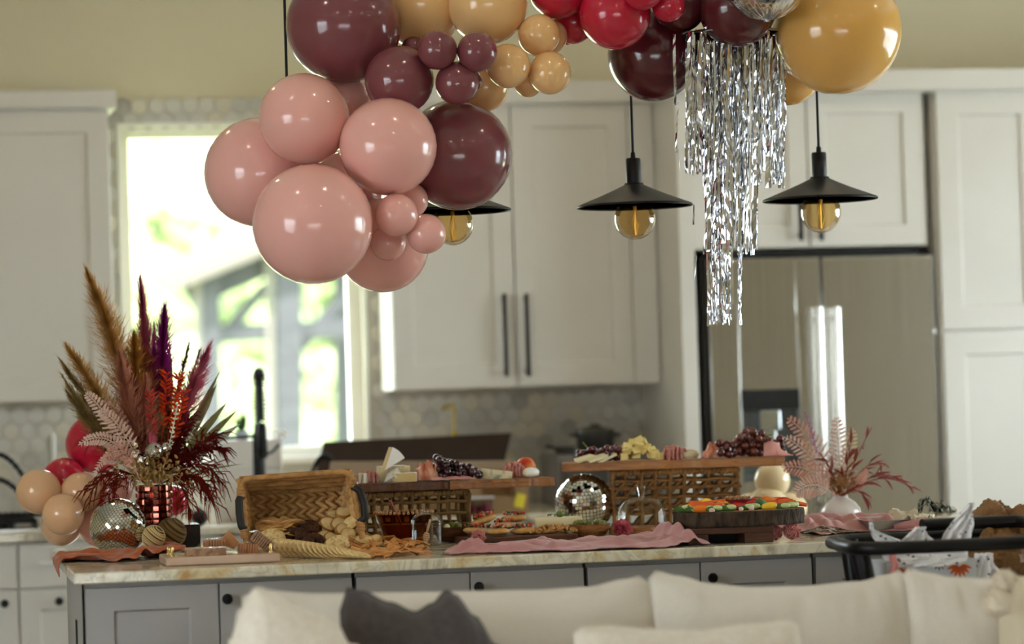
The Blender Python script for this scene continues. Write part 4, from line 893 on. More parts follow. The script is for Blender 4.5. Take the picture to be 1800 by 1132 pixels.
def weave(q, nu, nv, name, material, ang=34, flip=False, thick=.0095):
    m = M(); U_ = (q[1]-q[0]+q[2]-q[3])*.5; V_ = (q[3]-q[0]+q[2]-q[1])*.5; n = U_.cross(V_).normalized(); ul, vl = U_.length/nu, V_.length/nv; u_ = U_.normalized(); v_ = n.cross(u_)
    for j in range(nv):
        for i in range(nu+1):
            c = patch(q, (i+.5*(j % 2)*0+.25)/(nu+.5), (j+.5)/nv); s = 1 if j % 2 else -1; a = radians(ang*s)
            d = u_*cos(a)+v_*sin(a); b = n.cross(d); X = Matrix((d, b, n)).transposed().to_4x4(); X.translation = c+n*rr(-.001, .0015)
            mm = M().ell((0, 0, 0), (ul*.78, vl*.40, thick), None, 8, 6); m.add(mm.v, mm.f, X)
    obj(name, m, material, t, smooth=180, kind='stuff')
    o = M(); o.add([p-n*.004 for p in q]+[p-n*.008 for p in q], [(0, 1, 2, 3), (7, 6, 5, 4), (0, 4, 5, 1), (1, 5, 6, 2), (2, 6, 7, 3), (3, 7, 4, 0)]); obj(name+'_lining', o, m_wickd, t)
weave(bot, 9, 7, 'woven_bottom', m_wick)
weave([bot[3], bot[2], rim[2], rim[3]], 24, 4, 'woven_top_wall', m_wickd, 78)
weave([rim[0], rim[1], bot[1], bot[0]], 12, 5, 'woven_lower_wall', m_wick)
weave([bot[0], bot[3], rim[3], rim[0]], 8, 7, 'woven_left_wall', m_wick, 34)
weave([bot[2], bot[1], rim[1], rim[2]], 8, 7, 'woven_right_wall', m_wick, 34)
def rpath(q, k=.16, n=6):
    out = []
    for i in range(4):
        a, b, c = q[i-1], q[i], q[(i+1) % 4]; p0_, p1_ = b.lerp(a, k*(1 if i % 2 == 0 else .6)), b.lerp(c, k)
        p0_ = b+(a-b).normalized()*.035; p1_ = b+(c-b).normalized()*.035
        out += bez(p0_, b, p1_, n)
    return out+[out[0]]
rp = rpath(rim); m = M().tube(rp, .0085, 10); obj('rim', m, mat('rim_binding', '#c08f55', .75, col2='#9a6c3c', scale=40, bump=.2), t, smooth=60)
hx = [(rim[3].lerp(rim[0], .25), rim[3].lerp(rim[0], .72), V(-.008, -.006, 0)), (rim[2].lerp(rim[1], .22), rim[2].lerp(rim[1], .70), V(.016, -.012, 0))]
for a, b, d in hx:
    pts = [a, a.lerp(b, .12)+d, a.lerp(b, .5)+d*1.3, a.lerp(b, .88)+d, b]
    obj('handle', M().tube(pts, [.012, .0115, .0115, .0115, .012], 10), mat('black_leather', '#1c1714', .6), t, smooth=60, label='black wrapped handle')
    m = M()
    for p, q in ((a, (a-b).normalized()), (b, (b-a).normalized())):
        m = M()
        for k in range(3): m.ell(p+q*.010*(k+.2), (.0145-.001*k, .0145-.001*k, .008), None, 10, 6)
        obj('handle_wrap', m, mat('rim_binding', '#c08f55'), t, smooth=180)

m_crk = mat('round_cracker', '#dcb071', .8, col2='#c89350', scale=60, bump=.15, bscale=150); m_crk2 = mat('herb_cracker', '#e3c58a', .8, col2='#bb9250', scale=90, ramp=(.45, .7), bump=.15, bscale=150)
m_toast = mat('toast_crumb', '#e8cf95', .85, col2='#d2ac66', scale=40, bump=.2, bscale=90); m_crust = mat('toast_crust', '#c08a48', .8, col2='#a06c34', scale=20)
m_rye = mat('seeded_rye', '#5a3418', .85, col2='#2f1a0c', scale=120, bump=.5, bscale=140); m_pita = mat('pita_chip', '#b9763a', .8, col2='#cf9450', scale=40, bump=.2, bscale=120)
def disc_mesh(r, h, n=20, scal=0):
    m = M(); pr = [(r*(1-.06*scal*(1-cos(i*2*pi/n*10))), i) for i in range(n)]
    m.lathe([(0, -h*.5), (r*.94, -h*.5), (r, -h*.15), (r, h*.15), (r*.94, h*.5), (r*.5, h*.56), (0, h*.5)], n); return m
_pool = {}
def piece(key, name, label, cat, group, build, material, loc, rot=(0, 0, 0), smooth=40, scale=None):
    """repeat of a small one-mesh thing that shares its mesh"""
    if key not in _pool:
        o = obj(name, build(), material, smooth=smooth); _pool[key] = o.data
    else: o = bpy.data.objects.new(name, _pool[key]); COL.objects.link(o)
    o.location = loc; o.rotation_euler = rot
    if scale: o.scale = scale
    return tag(o, label, cat, group)
R1 = random.Random(21)
# fan of round crackers inside the basket, left
for i in range(12):
    k = i % 6; q = at(462+k*9+(8 if i > 5 else 0), 934-(i//6)*13+(k % 2), Yr+.07+.018*(i//6)); z = TZ+.036+.0055*k*.4+(i//6)*.022
    piece('crk', 'round_cracker', 'round cracker fanned at the left inside the wicker basket', 'cracker', 'crackers fanned inside the basket', lambda: disc_mesh(.037, .005), m_crk, (q.x, q.y, max(q.z, z)), (radians(18+R1.uniform(-6, 6)), radians(16+R1.uniform(-6, 6)), R1.uniform(0, 6)))
for i in range(5):
    q = at(508+i*4, 926+i*2, Yr+.09); piece('crk', 'round_cracker', 'round cracker leaning on edge beside the dark rye slices', 'cracker', 'crackers leaning by the rye slices', None, None, (q.x, q.y+.01*i, q.z), (radians(50), radians(35), .3))
for i in range(5):
    q = at(474+i*1.5, 953-i*.8, Yr-.02+.011*i); piece('hcrk', 'herb_cracker', 'large herb cracker standing behind the gold tray handle', 'cracker', 'upright herb crackers at the left rim', lambda: disc_mesh(.038, .0055, 22), m_crk2, (q.x, q.y, TZ+.035), (radians(72), 0, radians(-12)))
for i in range(3):
    q = on(488+i*6, 973-i); piece('hcrk', 'herb_cracker', 'large herb cracker lying flat behind the shingled row', 'cracker', 'flat herb crackers behind the row', None, None, (q.x, q.y+.03, TZ+.005+.006*i), (.04, .03, i))
# shingled row in front
N = 18
for i in range(N):
    u = i/(N-1); q = on(490+u*148, 980+u*3.5+1.5*sin(u*3)); lean = 60-42*u**1.5
    piece('row', 'scalloped_cracker', 'scalloped cracker in the shingled row at the counter edge', 'cracker', 'shingled row of crackers', lambda: disc_mesh(.030, .0052, 30, 1), m_crk2, (q.x, q.y+.035, TZ+.004+.027*sin(radians(lean))), (0, radians(lean), radians(-58+26*u)))
# dark rye slices
for i, (px, py, dy, rx, ry) in enumerate([(545, 930, .09, 65, 10), (533, 943, .03, 55, -15), (556, 950, .0, 40, 20), (512, 945, .05, 70, 30), (520, 956, .02, 50, 15), (537, 955, -.01, 42, 5)]):
    q = at(px, py, Yr+dy); piece('rye', 'rye_slice', 'dark seeded rye slice piled at the mouth of the basket', 'bread', 'dark rye slices in the basket', lambda: M().ell((0, 0, 0), (.036, .030, .011), None, 18, 8, lambda p: 1+.06*noise.noise(p*3)), m_rye, (q.x, q.y, max(q.z, TZ+.02)), (radians(rx), radians(ry), i), 180)
# pale toasts
def toast():
    m = M(); pts = [(.027*cos(a)*(1+.08*sin(2*a)), .021*sin(a)) for a in [i*2*pi/18 for i in range(18)]]; m.prism(pts, -.006, .006); return m
ts = [(566, 934, .10, 60, 20), (590, 906, .12, 25, 10), (604, 901, .10, 40, -10), (617, 920, .06, 62, -25), (596, 922, .08, 68, 10), (578, 922, .10, 50, 35), (611, 940, .02, 62, -8), (603, 932, .05, 68, 12), (583, 948, .02, 55, 25), (572, 945, .05, 70, 30), (586, 957, -.02, 62, 15), (626, 948, .02, 25, 20), (640, 950, .0, 35, 10), (655, 951, .0, 30, -20), (598, 915, .13, 20, 0), (622, 930, .09, 40, 30)]
for i, (px, py, dy, rx, ry) in enumerate(ts):
    q = at(px, py, Yr+dy); t2 = thing('toast_slice', 'pale toasted baguette slice heaped at the right of the basket', 'bread', (q.x, q.y, max(q.z, TZ+.016)), (radians(rx), radians(ry), R1.uniform(-.5, .5)), 'toast slices in the basket')
    if i == 0: o1 = obj('crust', toast(), m_crust, t2, bev=.002); o2 = obj('crumb', M().prism([(x*.9, y*.9) for x, y in [(.027*cos(a)*(1+.08*sin(2*a)), .021*sin(a)) for a in [k*2*pi/18 for k in range(18)]]], -.0066, .0066), m_toast, t2)
    else:
        for o_ in (o1, o2): c_ = o_.copy(); COL.objects.link(c_); c_.parent = t2
q = on(598, 973); piece('hcrk', 'herb_cracker', 'single round cracker leaning between the row and the pita chips', 'cracker', None, None, None, (q.x, q.y, TZ+.028), (radians(58), 0, .2), scale=(.75, .75, .9))
# pita chips
for i in range(78):
    u = R1.random(); v = R1.random(); px = 610+u*135; py = 984-u*6-v*30*(1-.45*u); q = on(px, py); hgt = .034*max(0, 1-abs(u-.35)*1.6)*v
    k = R1.choice((0, 1, 2)); sh = [[(-.026, -.018), (.028, -.015), (.004, .026)], [(-.025, -.014), (.024, -.018), (.028, .014), (-.02, .018)], [(-.018, -.022), (.02, -.02), (.0, .024)]][k]
    piece('pita%d' % k, 'pita_chip', 'golden pita chip heaped before the amber bowl', 'chip', 'pita chips heaped on the counter', lambda sh=sh: M().prism(sh, -.002, .002), m_pita, (q.x, q.y, TZ+.006+hgt+R1.uniform(0, .004)), (R1.uniform(-.5, .5), R1.uniform(-.45, .45), R1.uniform(0, 6)), 30)

# ------------------------------------------------------------------ risers: open weave baskets and live-edge boards
m_rat = mat('seagrass', '#8d6c3e', .85, col2='#6b4e2a', scale=30, bump=.25, bscale=120); m_rat2 = mat('seagrass_warm', '#9a6c3a', .85, col2='#6e4a26', scale=30, bump=.25, bscale=120)
def open_basket(label, c, w, d, h, material, cane, ns):
    t = thing('woven_riser', label, 'basket', c); R_ = random.Random(int(w*1000)); pool = {}
    def pc(key, name, build, loc, rot=(0, 0, 0)):
        if key not in pool: o = obj(name, build(), material, t, smooth=60); pool[key] = o.data
        else: o = bpy.data.objects.new(name, pool[key]); COL.objects.link(o); o.parent = t
        o.location = loc; o.rotation_euler = rot
    def side(n, x0, y0, dx, dy, ln, key, rz):
        for i in range(n+1):
            u = i/n; tw = R_.uniform(-.06, .06)
            pc('sp', 'spoke', lambda: M().tube([(0, 0, .006), (.003, -.004, h*.3), (-.002, .003, h*.6), (0, 0, h-.006)], .0052, 7), (x0+dx*u, y0+dy*u, 0), (tw*(1 if dx else 0), tw, rz))
            if cane and i < n:
                for j, (za, sg) in enumerate(((.72, 1), (.72, -1), (.40, 1), (.40, -1), (.1, 1))):
                    pc('dg%s' % key, 'cross_strand', lambda: M().tube([(-.5*ln/n, 0, -h*.13), (0, -.007, 0), (.5*ln/n, 0, h*.13)], .0046, 6), (x0+dx*(u+.5/n), y0+dy*(u+.5/n), h*za), (0, 0 if sg > 0 else pi, rz+(0 if sg > 0 else pi)) if sg > 0 else (0, radians(52), rz))
        for z in ((.16, .34, .56, .80) if not cane else (.08, .30, .56, .84)):
            pts = [(ln*k/12, .004*(-1)**k, .002*sin(k*2)) for k in range(13)]
            pc('hp%s%.2f' % (key, z), 'hoop', lambda: M().tube(pts, .0052, 7), (x0, y0, h*z), (0, 0, rz))
    side(ns, -w/2, -d/2, w, 0, w, 'f', 0); side(ns, -w/2, d/2, w, 0, w, 'b', 0)
    nd = max(3, int(ns*d/w)); side(nd, -w/2, -d/2, 0, d, d, 'l', pi/2); side(nd, w/2, -d/2, 0, d, d, 'r', pi/2)
    m = M(); nb = int(w/.0125)
    for s in (-1, 1):
        for i in range(nb): m.ell((-w/2+w*(i+.5)/nb, s*d/2, h-.004), (.0095, .0095, .0105), (0, .5, .3), 8, 6)
        for i in range(int(d/.0125)): m.ell((s*w/2, -d/2+.0125*(i+.5), h-.004), (.0095, .0095, .0105), (.5, 0, 0), 8, 6)
    obj('braided_rim', m, material, t, smooth=180, kind='stuff'); return t
YW = on(735, 953).y+.02
a, b = at(640, 900, YW), at(823, 900, YW); zt3 = at(735, 866, YW).z
open_basket('open weave seagrass basket riser under the walnut board', ((a.x+b.x)/2, YW+.09, TZ), b.x-a.x, .18, zt3-TZ, m_rat, False, 11)
YW3 = 8.80
a, b = at(1094, 880, YW3), at(1307, 880, YW3); zt4 = at(1200, 827, YW3).z
CB = open_basket('cane weave seagrass basket riser under the long teak board', ((a.x+b.x)/2, YW3+.1, TZ), b.x-a.x, .17, zt4-TZ, m_rat2, True, 9); CB.rotation_euler = (0, 0, radians(-13))
def live_board(name, label, x0, x1, y0, y1, z, th, material, material2, sd, skew=0):
    n = 24; fr = [(x0+(x1-x0)*i/n, y0+.012*fbm(i*.35, sd)+.004*fbm(i*1.3, sd)) for i in range(n+1)]; bk = [(x1+skew-(x1+skew-x0)*i/n, y1+.012*fbm(i*.35, sd+9)) for i in range(n+1)]
    c = V((x0+x1)/2, (y0+y1)/2, z); poly = [(x-c.x, y-c.y) for x, y in fr+bk]; t = thing(name, label, 'board', c)
    obj('board', M().prism(poly, 0, th), material, t, bev=.003)
    return t
bx0, bx1 = at(612, 850, YW).x, at(974, 842, YW-.02).x; bz = zt3+.006; bth = .028; bxm = at(787, 850, YW).x
live_board('serving_board', 'dark walnut board of cheese and prosciutto on the left riser', bx0, bxm, YW-.02, YW+.19, bz, bth, m_walnut, None, 1)
live_board('serving_board', 'lighter acacia live-edge board joining the walnut board, under the blue cheese', bxm+.001, bx1, YW-.035, YW+.18, bz, bth-.001, m_acacia, None, 12, -.03)
EX = 0
ex0, ex1 = at(1005, 815, YW3).x, at(1384, 805, YW3).x; ez = zt4+.006; eth = .026
TB = live_board('serving_board', 'long teak live-edge board of cheese and grapes on the right riser', ex0, ex1, YW3-.0, YW3+.2, ez, eth, m_teak, None, 5); TB.rotation_euler = (0, 0, radians(-13)); TBX = (ex0+ex1)/2
B1 = bz+bth; B2 = ez+eth
def ob(px, dy=.04, z=None): p = at(px, 850, YW+dy); return V(p.x, YW+dy, B1 if z is None else z)
def oc(px, dy=.04):
    Y = YW3+.05+dy
    for _ in range(4): p = at(px, 810, Y); Y = YW3+.045+dy-(p.x-TBX)*.2309
    return V(p.x, Y, B2)
# cheeses
m_paste = mat('brie_paste', '#e6cd8f', .6, col2='#dcbf7c', scale=12); m_rind = mat('white_rind', '#efece2', .8, bump=.1, bscale=90); m_blue = mat('blue_cheese', '#e3d5ac', .7, col2='#7c8a72', scale=28, ramp=(.56, .7), detail=5)
m_ched = mat('pale_cheddar', '#ecd890', .6, col2='#e2c878', scale=10)
def wedge(label, loc, r, ang, h, rot, paste=m_paste, rind=True):
    t = thing('cheese_wedge', label, 'cheese', loc, rot); n = 8; arc = [(r*cos(radians(-ang/2+ang*i/n)), r*sin(radians(-ang/2+ang*i/n))) for i in range(n+1)]
    obj('paste', M().prism([(0, 0)]+[(x*.985, y*.985) for x, y in arc], h*.05, h*.95), paste, t, bev=.001)
    if rind:
        obj('rind', M().prism([(0, 0)]+arc, h*.95, h).prism([(0, 0)]+arc, 0, h*.05).prism(arc+[(x*.97, y*.97) for x, y in arc[::-1]], 0, h), m_rind, t, bev=.001, label='white bloomy rind')
    return t
wedge('pale cheese wedge furthest left on the walnut board', ob(640, .0), .05, 50, .030, (0, 0, radians(75)), mat('goat_cheese', '#ece4cc', .6), True)
wedge('white brie wedge standing tallest behind the other wedges', ob(690, .075)+V(-.035, 0, .035), .075, 40, .034, (radians(90), radians(-48), radians(12)))
wedge('cream cheese block wedge under the tallest wedge', ob(662, .09), .09, 50, .048, (0, 0, radians(8)), mat('gouda_paste', '#e8dcae', .6, col2='#dcca92', scale=10), True)
wedge('cream wedge lying below the tallest wedge, left half', ob(722, .11), .075, 45, .046, (0, 0, radians(185)), m_paste, True)
wedge('brie wedge with its white point toward the room', ob(676, .0)+V(0, .01, 0), .055, 62, .040, (radians(62), 0, radians(55)), m_rind, True)
wedge('flat brie wedge with golden side at the front of the board', ob(695, .0)+V(-.01, 0, 0), .075, 36, .028, (0, 0, radians(12)))
wedge('blue-veined cheese wedge right of the purple grapes', ob(843, .03), .10, 46, .034, (0, radians(8), radians(6)), m_blue, False)
p = ob(934, .0); t = thing('mozzarella_round', 'small white bitten cheese round at the right board end', 'cheese', p); obj('cheese_body', M().ell((0, 0, .0145), (.026, .024, .0155), None, 24, 14, lambda q: 1-.16*max(0, -q.x*.75-q.y*.5-.45)), m_rind, t, smooth=180); obj('cut_face', M().ell((-.017, -.012, .014), (.008, .008, .011), None, 12, 8), mat('cheese_cut', '#f1e4bf', .6), t, smooth=180)
p = ob(925, .075); t = thing('peach_half', 'ripe red and orange peach behind the white cheese round', 'peach', p); obj('fruit', M().ell((0, 0, .03), (.031, .031, .030), None, 20, 14), mat('peach_skin', '#c0341c', .5, col2='#e59a3a', scale=14, ramp=(.4, .62)), t, smooth=180); obj('stem_dimple', M().ell((0, 0, .059), (.006, .006, .003), None, 8, 6), mat('peach_stem', '#5d3a1e', .8), t, smooth=180)
# folded meats
m_sal = mat('salami', '#c47a6e', .55, col2='#dca898', scale=70, ramp=(.45, .7)); m_pros = mat('prosciutto', '#cf7b5c', .5, col2='#ecc0a0', scale=26, ramp=(.4, .68), detail=5); m_ham = mat('ham_pink', '#dda096', .5, col2='#d08d84', scale=14)
def ruffle(label, loc, w, h, d, n, material, seed, name='salami_folds'):
    t = thing(name, label, 'cured meat', loc); R_ = random.Random(seed)
    for k in range(n):
        y0_ = -d/2+d*k/max(1, n-1); f = R_.uniform(5, 7); ph = R_.uniform(0, 6); hh = h*R_.uniform(.8, 1.05)
        def fn(u, v): return ((u-.5)*w*(1-.08*v), y0_+.009*sin(u*f*2*pi*.8+ph)*(1.2-.5*v)+.004*sin(v*5), v*hh*(1-.25*abs(u-.5)**2*4)+.003*sin(u*19+ph))
        obj('slice', M().grid(26, 5, fn), material, t, smooth=180, solid=.0016)
ruffle('red salami folds behind the left cheese wedge', ob(648, .05), .055, .036, .06, 5, m_sal, 1)
ruffle('salami folds between blue cheese and white cheese round', ob(904, .06), .062, .046, .06, 6, m_sal, 2)
ruffle('pink salami folds right of the cheese chunks', oc(1186, .03), .062, .044, .07, 6, m_sal, 3)
def crumple(name, label, loc, w, d, h, material, seed, lobes=3):
    def fn(u, v):
        x = (u-.5)*w; y = (v-.5)*d; e = (1-(2*u-1)**4)*(1-(2*v-1)**4)
        return (x+.010*fbm(u*4, v*4, seed+3), y+.010*fbm(u*4, v*4, seed+7), .003+h*e*(.42+.58*abs(sin(u*lobes*pi+1.5*fbm(u*2, v*2, seed))))*(.8+.5*fbm(u*3, v*3, seed)))
    t = thing(name, label, 'cured meat', loc); obj('slice', M().grid(30, 22, fn), material, t, smooth=180, solid=.0015); return t
crumple('prosciutto', 'orange pink prosciutto folds left of the purple grapes', ob(752, .05), .085, .09, .062, m_pros, 2, 2.6)
crumple('prosciutto', 'prosciutto fold left of the big grape bunch on the teak board', oc(1251, .03), .05, .07, .050, m_pros, 8, 2)
crumple('prosciutto', 'thin prosciutto slice under the purple grapes', ob(795, .0), .13, .05, .010, m_ham, 5, 3)
p = oc(1358, .0); t = thing('ham_fold', 'pink ham folded into a point at the right board end', 'cured meat', p)
def hf(u, v): a = (u-.5)*2.2; return (.034*sin(a)*(1-.55*v)+.02*v*(u-.3), -.018*cos(a)+.03*v, .003+.046*v*(1-.35*abs(u-.45)))
obj('slice', M().grid(16, 8, hf), m_ham, t, smooth=180, solid=.003); obj('under_slice', M().grid(12, 6, lambda u, v: (.01+u*.05, -.022+v*.03, .004+.03*(1-u)*v)), m_ham, t, smooth=180, solid=.003)
p = oc(1214, .01); t = thing('small_brie_round', 'small pale oval cheese round between salami folds and prosciutto', 'cheese', p); obj('cheese_body', M().ell((0, 0, .0155), (.027, .022, .0155), None, 22, 12, lambda q: 1+.03*noise.noise(q*2)), mat('round_rind', '#d8c9a4', .7, col2='#cbb98e', scale=20, bump=.1), t, smooth=180); obj('wrapper_edge', M().lathe([(.0275, .001), (.029, .004), (.027, .003)], 20), mat('parchment', '#d9cfba', .7), t, smooth=60)
# grapes
def grapes(label, base, pts, r, material, seed, stem=None, board=0):
    R_ = random.Random(seed); t = thing('grape_bunch', label, 'grapes', base); g0 = None; m = M(); cc = sum((Vector(p) for p in pts), Vector())/len(pts)
    for p in pts:
        p = Vector(p)
        if g0 is None: o = obj('grape', M().ell((0, 0, 0), (r, r, r*1.1), None, 14, 10), material, t, smooth=180); g0 = o.data
        else: o = bpy.data.objects.new('grape', g0); COL.objects.link(o); o.parent = t
        o.location = p; o.rotation_euler = (R_.uniform(-.6, .6), R_.uniform(-.6, .6), 0); s = R_.uniform(.9, 1.08); o.scale = (s, s, s); m.tube([p, p.lerp(cc, .5)], .0012, 4)
    if stem: m.tube([Vector(q) for q in stem], .0022, 6)
    obj('stem', m, mat('grape_stem', '#7d8a3e', .7), t); return t
def heap(n, L_, D_, hf_, r, seed):
    R_ = random.Random(seed); out = []; tries = 0
    while len(out) < n and tries < 6000:
        tries += 1; x = R_.uniform(-L_/2, L_/2); y = R_.uniform(-D_/2, D_/2); z = r+R_.random()*max(0, hf_(x/L_+.5)-r); p = V(x, y, z)
        if all((p-q).length > r*1.75 for q in out): out.append(p)
    return out
m_gp = mat('purple_grape', '#4b1620', .25, col2='#2e1018', scale=20, coat=.3); m_gr = mat('red_grape', '#6f2320', .25, col2='#4a1a16', scale=22, coat=.3); m_gb = mat('bronze_grape', '#7a3a22', .25, col2='#5a1f1a', scale=16, coat=.3)
def stem_pt(px, py, Y): return at(px, py, Y)
b0 = ob(806, .04); grapes('deep purple grape bunch trailing across the walnut board', b0, heap(46, .135, .08, lambda u: .018+.052*(1-u)**.8, .0115, 1), .0115, m_gp, 1, [(-.045, 0, .05), (-.052, .0, .075)])
b0 = oc(1040, .06); grapes('dark grapes behind the cheese slices at the left board end', b0, heap(20, .085, .05, lambda u: .038, .0105, 2), .0105, m_gr, 2, [(0, 0, .03), at(1024, 777, b0.y)-b0])
b0 = oc(1079, .0); grapes('small cluster of red grapes left of the cheese chunks', b0, heap(15, .036, .04, lambda u: .045, .0105, 3), .0105, m_gr, 3)
b0 = oc(1322, .06); grapes('large red grape bunch on the right of the teak board', b0, heap(48, .125, .085, lambda u: .030+.055*sin(pi*min(1, u*.85+.1)), .0125, 4), .0125, m_gb, 4, [(.02, 0, .06), at(1361, 762, b0.y)-b0])
b0 = oc(1277, .0); grapes('red grapes beside the prosciutto on the teak board', b0, heap(12, .045, .04, lambda u: .05, .0125, 5), .0125, m_gr, 5)
b0 = oc(1368, .07); grapes('few red grapes behind the ham point', b0, heap(7, .045, .03, lambda u: .055, .0125, 6), .0125, m_gr, 6)
# cheese slices and chunks on the teak board
for i, (px, dy, rz, ry, lb) in enumerate([(1028, -.01, .15, -14, 'pale cheese slice at the very left of the teak board'), (1050, -.02, .05, -16, 'pale cheese slice leaning on the first one'), (1066, -.015, -.1, -24, 'pale cheese slice propped against the dark grapes')]):
    q = oc(px, dy); o = obj('cheese_slice', M().prism([(-.032, -.02), (.032, -.02), (.028, .02), (-.028, .022)], -.004, .004), mat('slice_cheese', '#eadfb4', .6), loc=(q.x, q.y, q.z+.0135), rot=(radians(8), radians(ry), rz), bev=.001); tag(o, lb, 'cheese')
R2 = random.Random(8)
for i in range(34):
    u = R2.uniform(-1, 1); hgt = (1-abs(u)**1.5)*.05*R2.random(); q = oc(1122+u*34, R2.uniform(-.015, .06)); k = i % 3
    sh = [[(-.014, -.012), (.015, -.011), (.012, .014), (-.013, .012)], [(-.016, -.011), (.014, -.014), (.006, .015)], [(-.011, -.012), (.012, -.010), (.014, .009), (-.009, .013)]][k]
    piece('chunk%d' % k, 'cheese_chunk', 'yellow cheese chunk in the pile on the teak board', 'cheese', 'cheese chunks piled on the teak board', lambda sh=sh: M().prism(sh, -.010, .011), m_ched, (q.x, q.y, q.z+.013+hgt), (R2.uniform(-.7, .7)*(hgt > .01), R2.uniform(-.7, .7)*(hgt > .01), R2.uniform(0, 6)), 20)

# ------------------------------------------------------------------ bowls, jar, dome, mirror ball
m_amb = clear_glass('amber_glass', '#d6b48c', .05, .15)
p = on(716, 961); p.y += .05; s = ppm(p); R_o, hb = 53/s, at(716, 897, p.y).z-TZ
t = thing('amber_bowl', 'amber glass bowl with scalloped rim before the open weave basket', 'bowl', (p.x, p.y, TZ))
obj('bowl_body', M().lathe([(0, .002), (R_o*.55, .002), (R_o*.62, .01), (R_o*.80, hb*.5), (R_o*.96, hb*.93), (R_o*.93, hb*.93), (R_o*.76, hb*.5), (R_o*.56, .014), (0, .012)], 36), m_amb, t, smooth=60)
m = M()
for i in range(40): a = 2*pi*i/40; m.ell((R_o*.96*cos(a), R_o*.96*sin(a), hb*.95), (.005, .005, .005), None, 6, 5)
obj('scalloped_rim', m, mat('amber_rim', '#a8794a', .3, metal=.3), t, smooth=180); obj('dip', M().lathe([(0, hb*.6), (R_o*.78, hb*.62), (R_o*.6, .02), (0, .014)], 28), mat('fig_jam', '#9a6c40', .35), t, smooth=60, label='brown dip inside')
obj('spoon_handle', M().tube([(-.01, -.01, hb*.62), (-.03, -.03, hb*1.0), (-.045, -.035, hb*1.3)], .004, 6), mat('spoon_wood', '#8a4526', .6), t, smooth=60)
p = on(755, 963); s = ppm(p); r = 26.5/s; H = at(755, 893, p.y).z-TZ; gj = clear_glass('jar_glass', '#f8faf8', .0, .17)
t = thing('honey_jar', 'small lidded glass honey jar with a wooden dipper inside', 'jar', (p.x, p.y+.04, TZ)); H*=1.0
obj('jar_body', M().lathe([(0, .004), (r*.97, .004), (r, .008), (r, H*.62)], 32), gj, t, smooth=40)
lid = obj('lid', M().lathe([(r*1.05, H*.62), (r*1.06, H*.66), (r*.98, H*.74), (r*.75, H*.83), (r*.3, H*.875), (r*.2, H*.885), (0, H*.885)], 32), gj, t, smooth=60); obj('knob', M().ell((0, 0, H*.94), (r*.27, r*.27, H*.062), None, 16, 10), gj, lid, smooth=180)
m = M().tube([(.012, 0, H*.70), (.0, 0, H*.36)], .0035, 8)
for k in range(5): m.ell((-.002*k*.6, 0, H*(.34-.048*k)), (.0125-.0022*abs(k-1.5), .0125-.0022*abs(k-1.5), .0034), (0, .25, 0), 14, 6)
obj('honey_dipper', m, mat('dipper_wood', '#c99a72', .6), t, smooth=180)
def wbowl(label, px, pyb, pyt, wpx, material, dy=.05):
    p = on(px, pyb); p.y += dy; s = ppm(p); R_ = wpx/2/s; h = at(px, pyt, p.y).z-TZ; t = thing('wooden_bowl', label, 'bowl', (p.x, p.y, TZ+.003))
    obj('bowl_body', M().lathe([(0, 0), (R_*.62, 0), (R_*.75, .004), (R_*.93, h*.6), (R_, h), (R_*.95, h), (R_*.86, h*.55), (R_*.6, .012), (0, .01)], 36), material, t, smooth=50); return t, R_, h
t, r, h = wbowl('small dark wooden bowl of cocktail onions behind the honey jar', 800, 954, 927, 66, m_walnut)
def fill(t, r, h, n, rad, mats, seed, name, lb, cat, grp):
    R_ = random.Random(seed); c = Vector(t.location)
    for i in range(n):
        a = R_.uniform(0, 6.28); q = r*.72*sqrt(R_.random()); mm = mats[i % len(mats)]
        piece(name+mm.name, name, lb[i % len(mats)], cat, grp[i % len(mats)], lambda: M().ell((0, 0, 0), (rad, rad*.85, rad*.85), None, 12, 8), mm, (c.x+q*cos(a), c.y+q*sin(a), c.z+h*.92+rad*.4*R_.random()+rad*.5*(1-q/r)), (R_.random(), R_.random(), R_.random()*6), 180)
m_olive = mat('green_olive', '#7a7a34', .3, col2='#5c6428', scale=20); m_onion = mat('cocktail_onion', '#d9dcae', .3)
fill(t, r, h, 9, .0115, [m_olive, m_onion, m_olive], 1, 'pickle', ['green olive in the bowl behind the honey jar', 'pale cocktail onion in the bowl behind the honey jar', 'green olive in the bowl behind the honey jar'], 'olive', ['olives behind the honey jar', 'cocktail onions', 'olives behind the honey jar'])
t, r, h = wbowl('round acacia bowl of olives before the second disco ball', 1044, 946, 922, 74, m_acacia)
fill(t, r, h, 14, .0105, [m_olive], 2, 'olive', ['green olive in the acacia bowl before the disco ball'], 'olive', ['olives in the acacia bowl'])
p = on(1031, 937); s = ppm(p); r = 52/s; disco('disco_ball', 'mirror disco ball on the counter between the two boards', V(at(1031, 886, p.y).x, p.y+.03, TZ+r), r, 26, (radians(12), radians(-14), .5), 7)
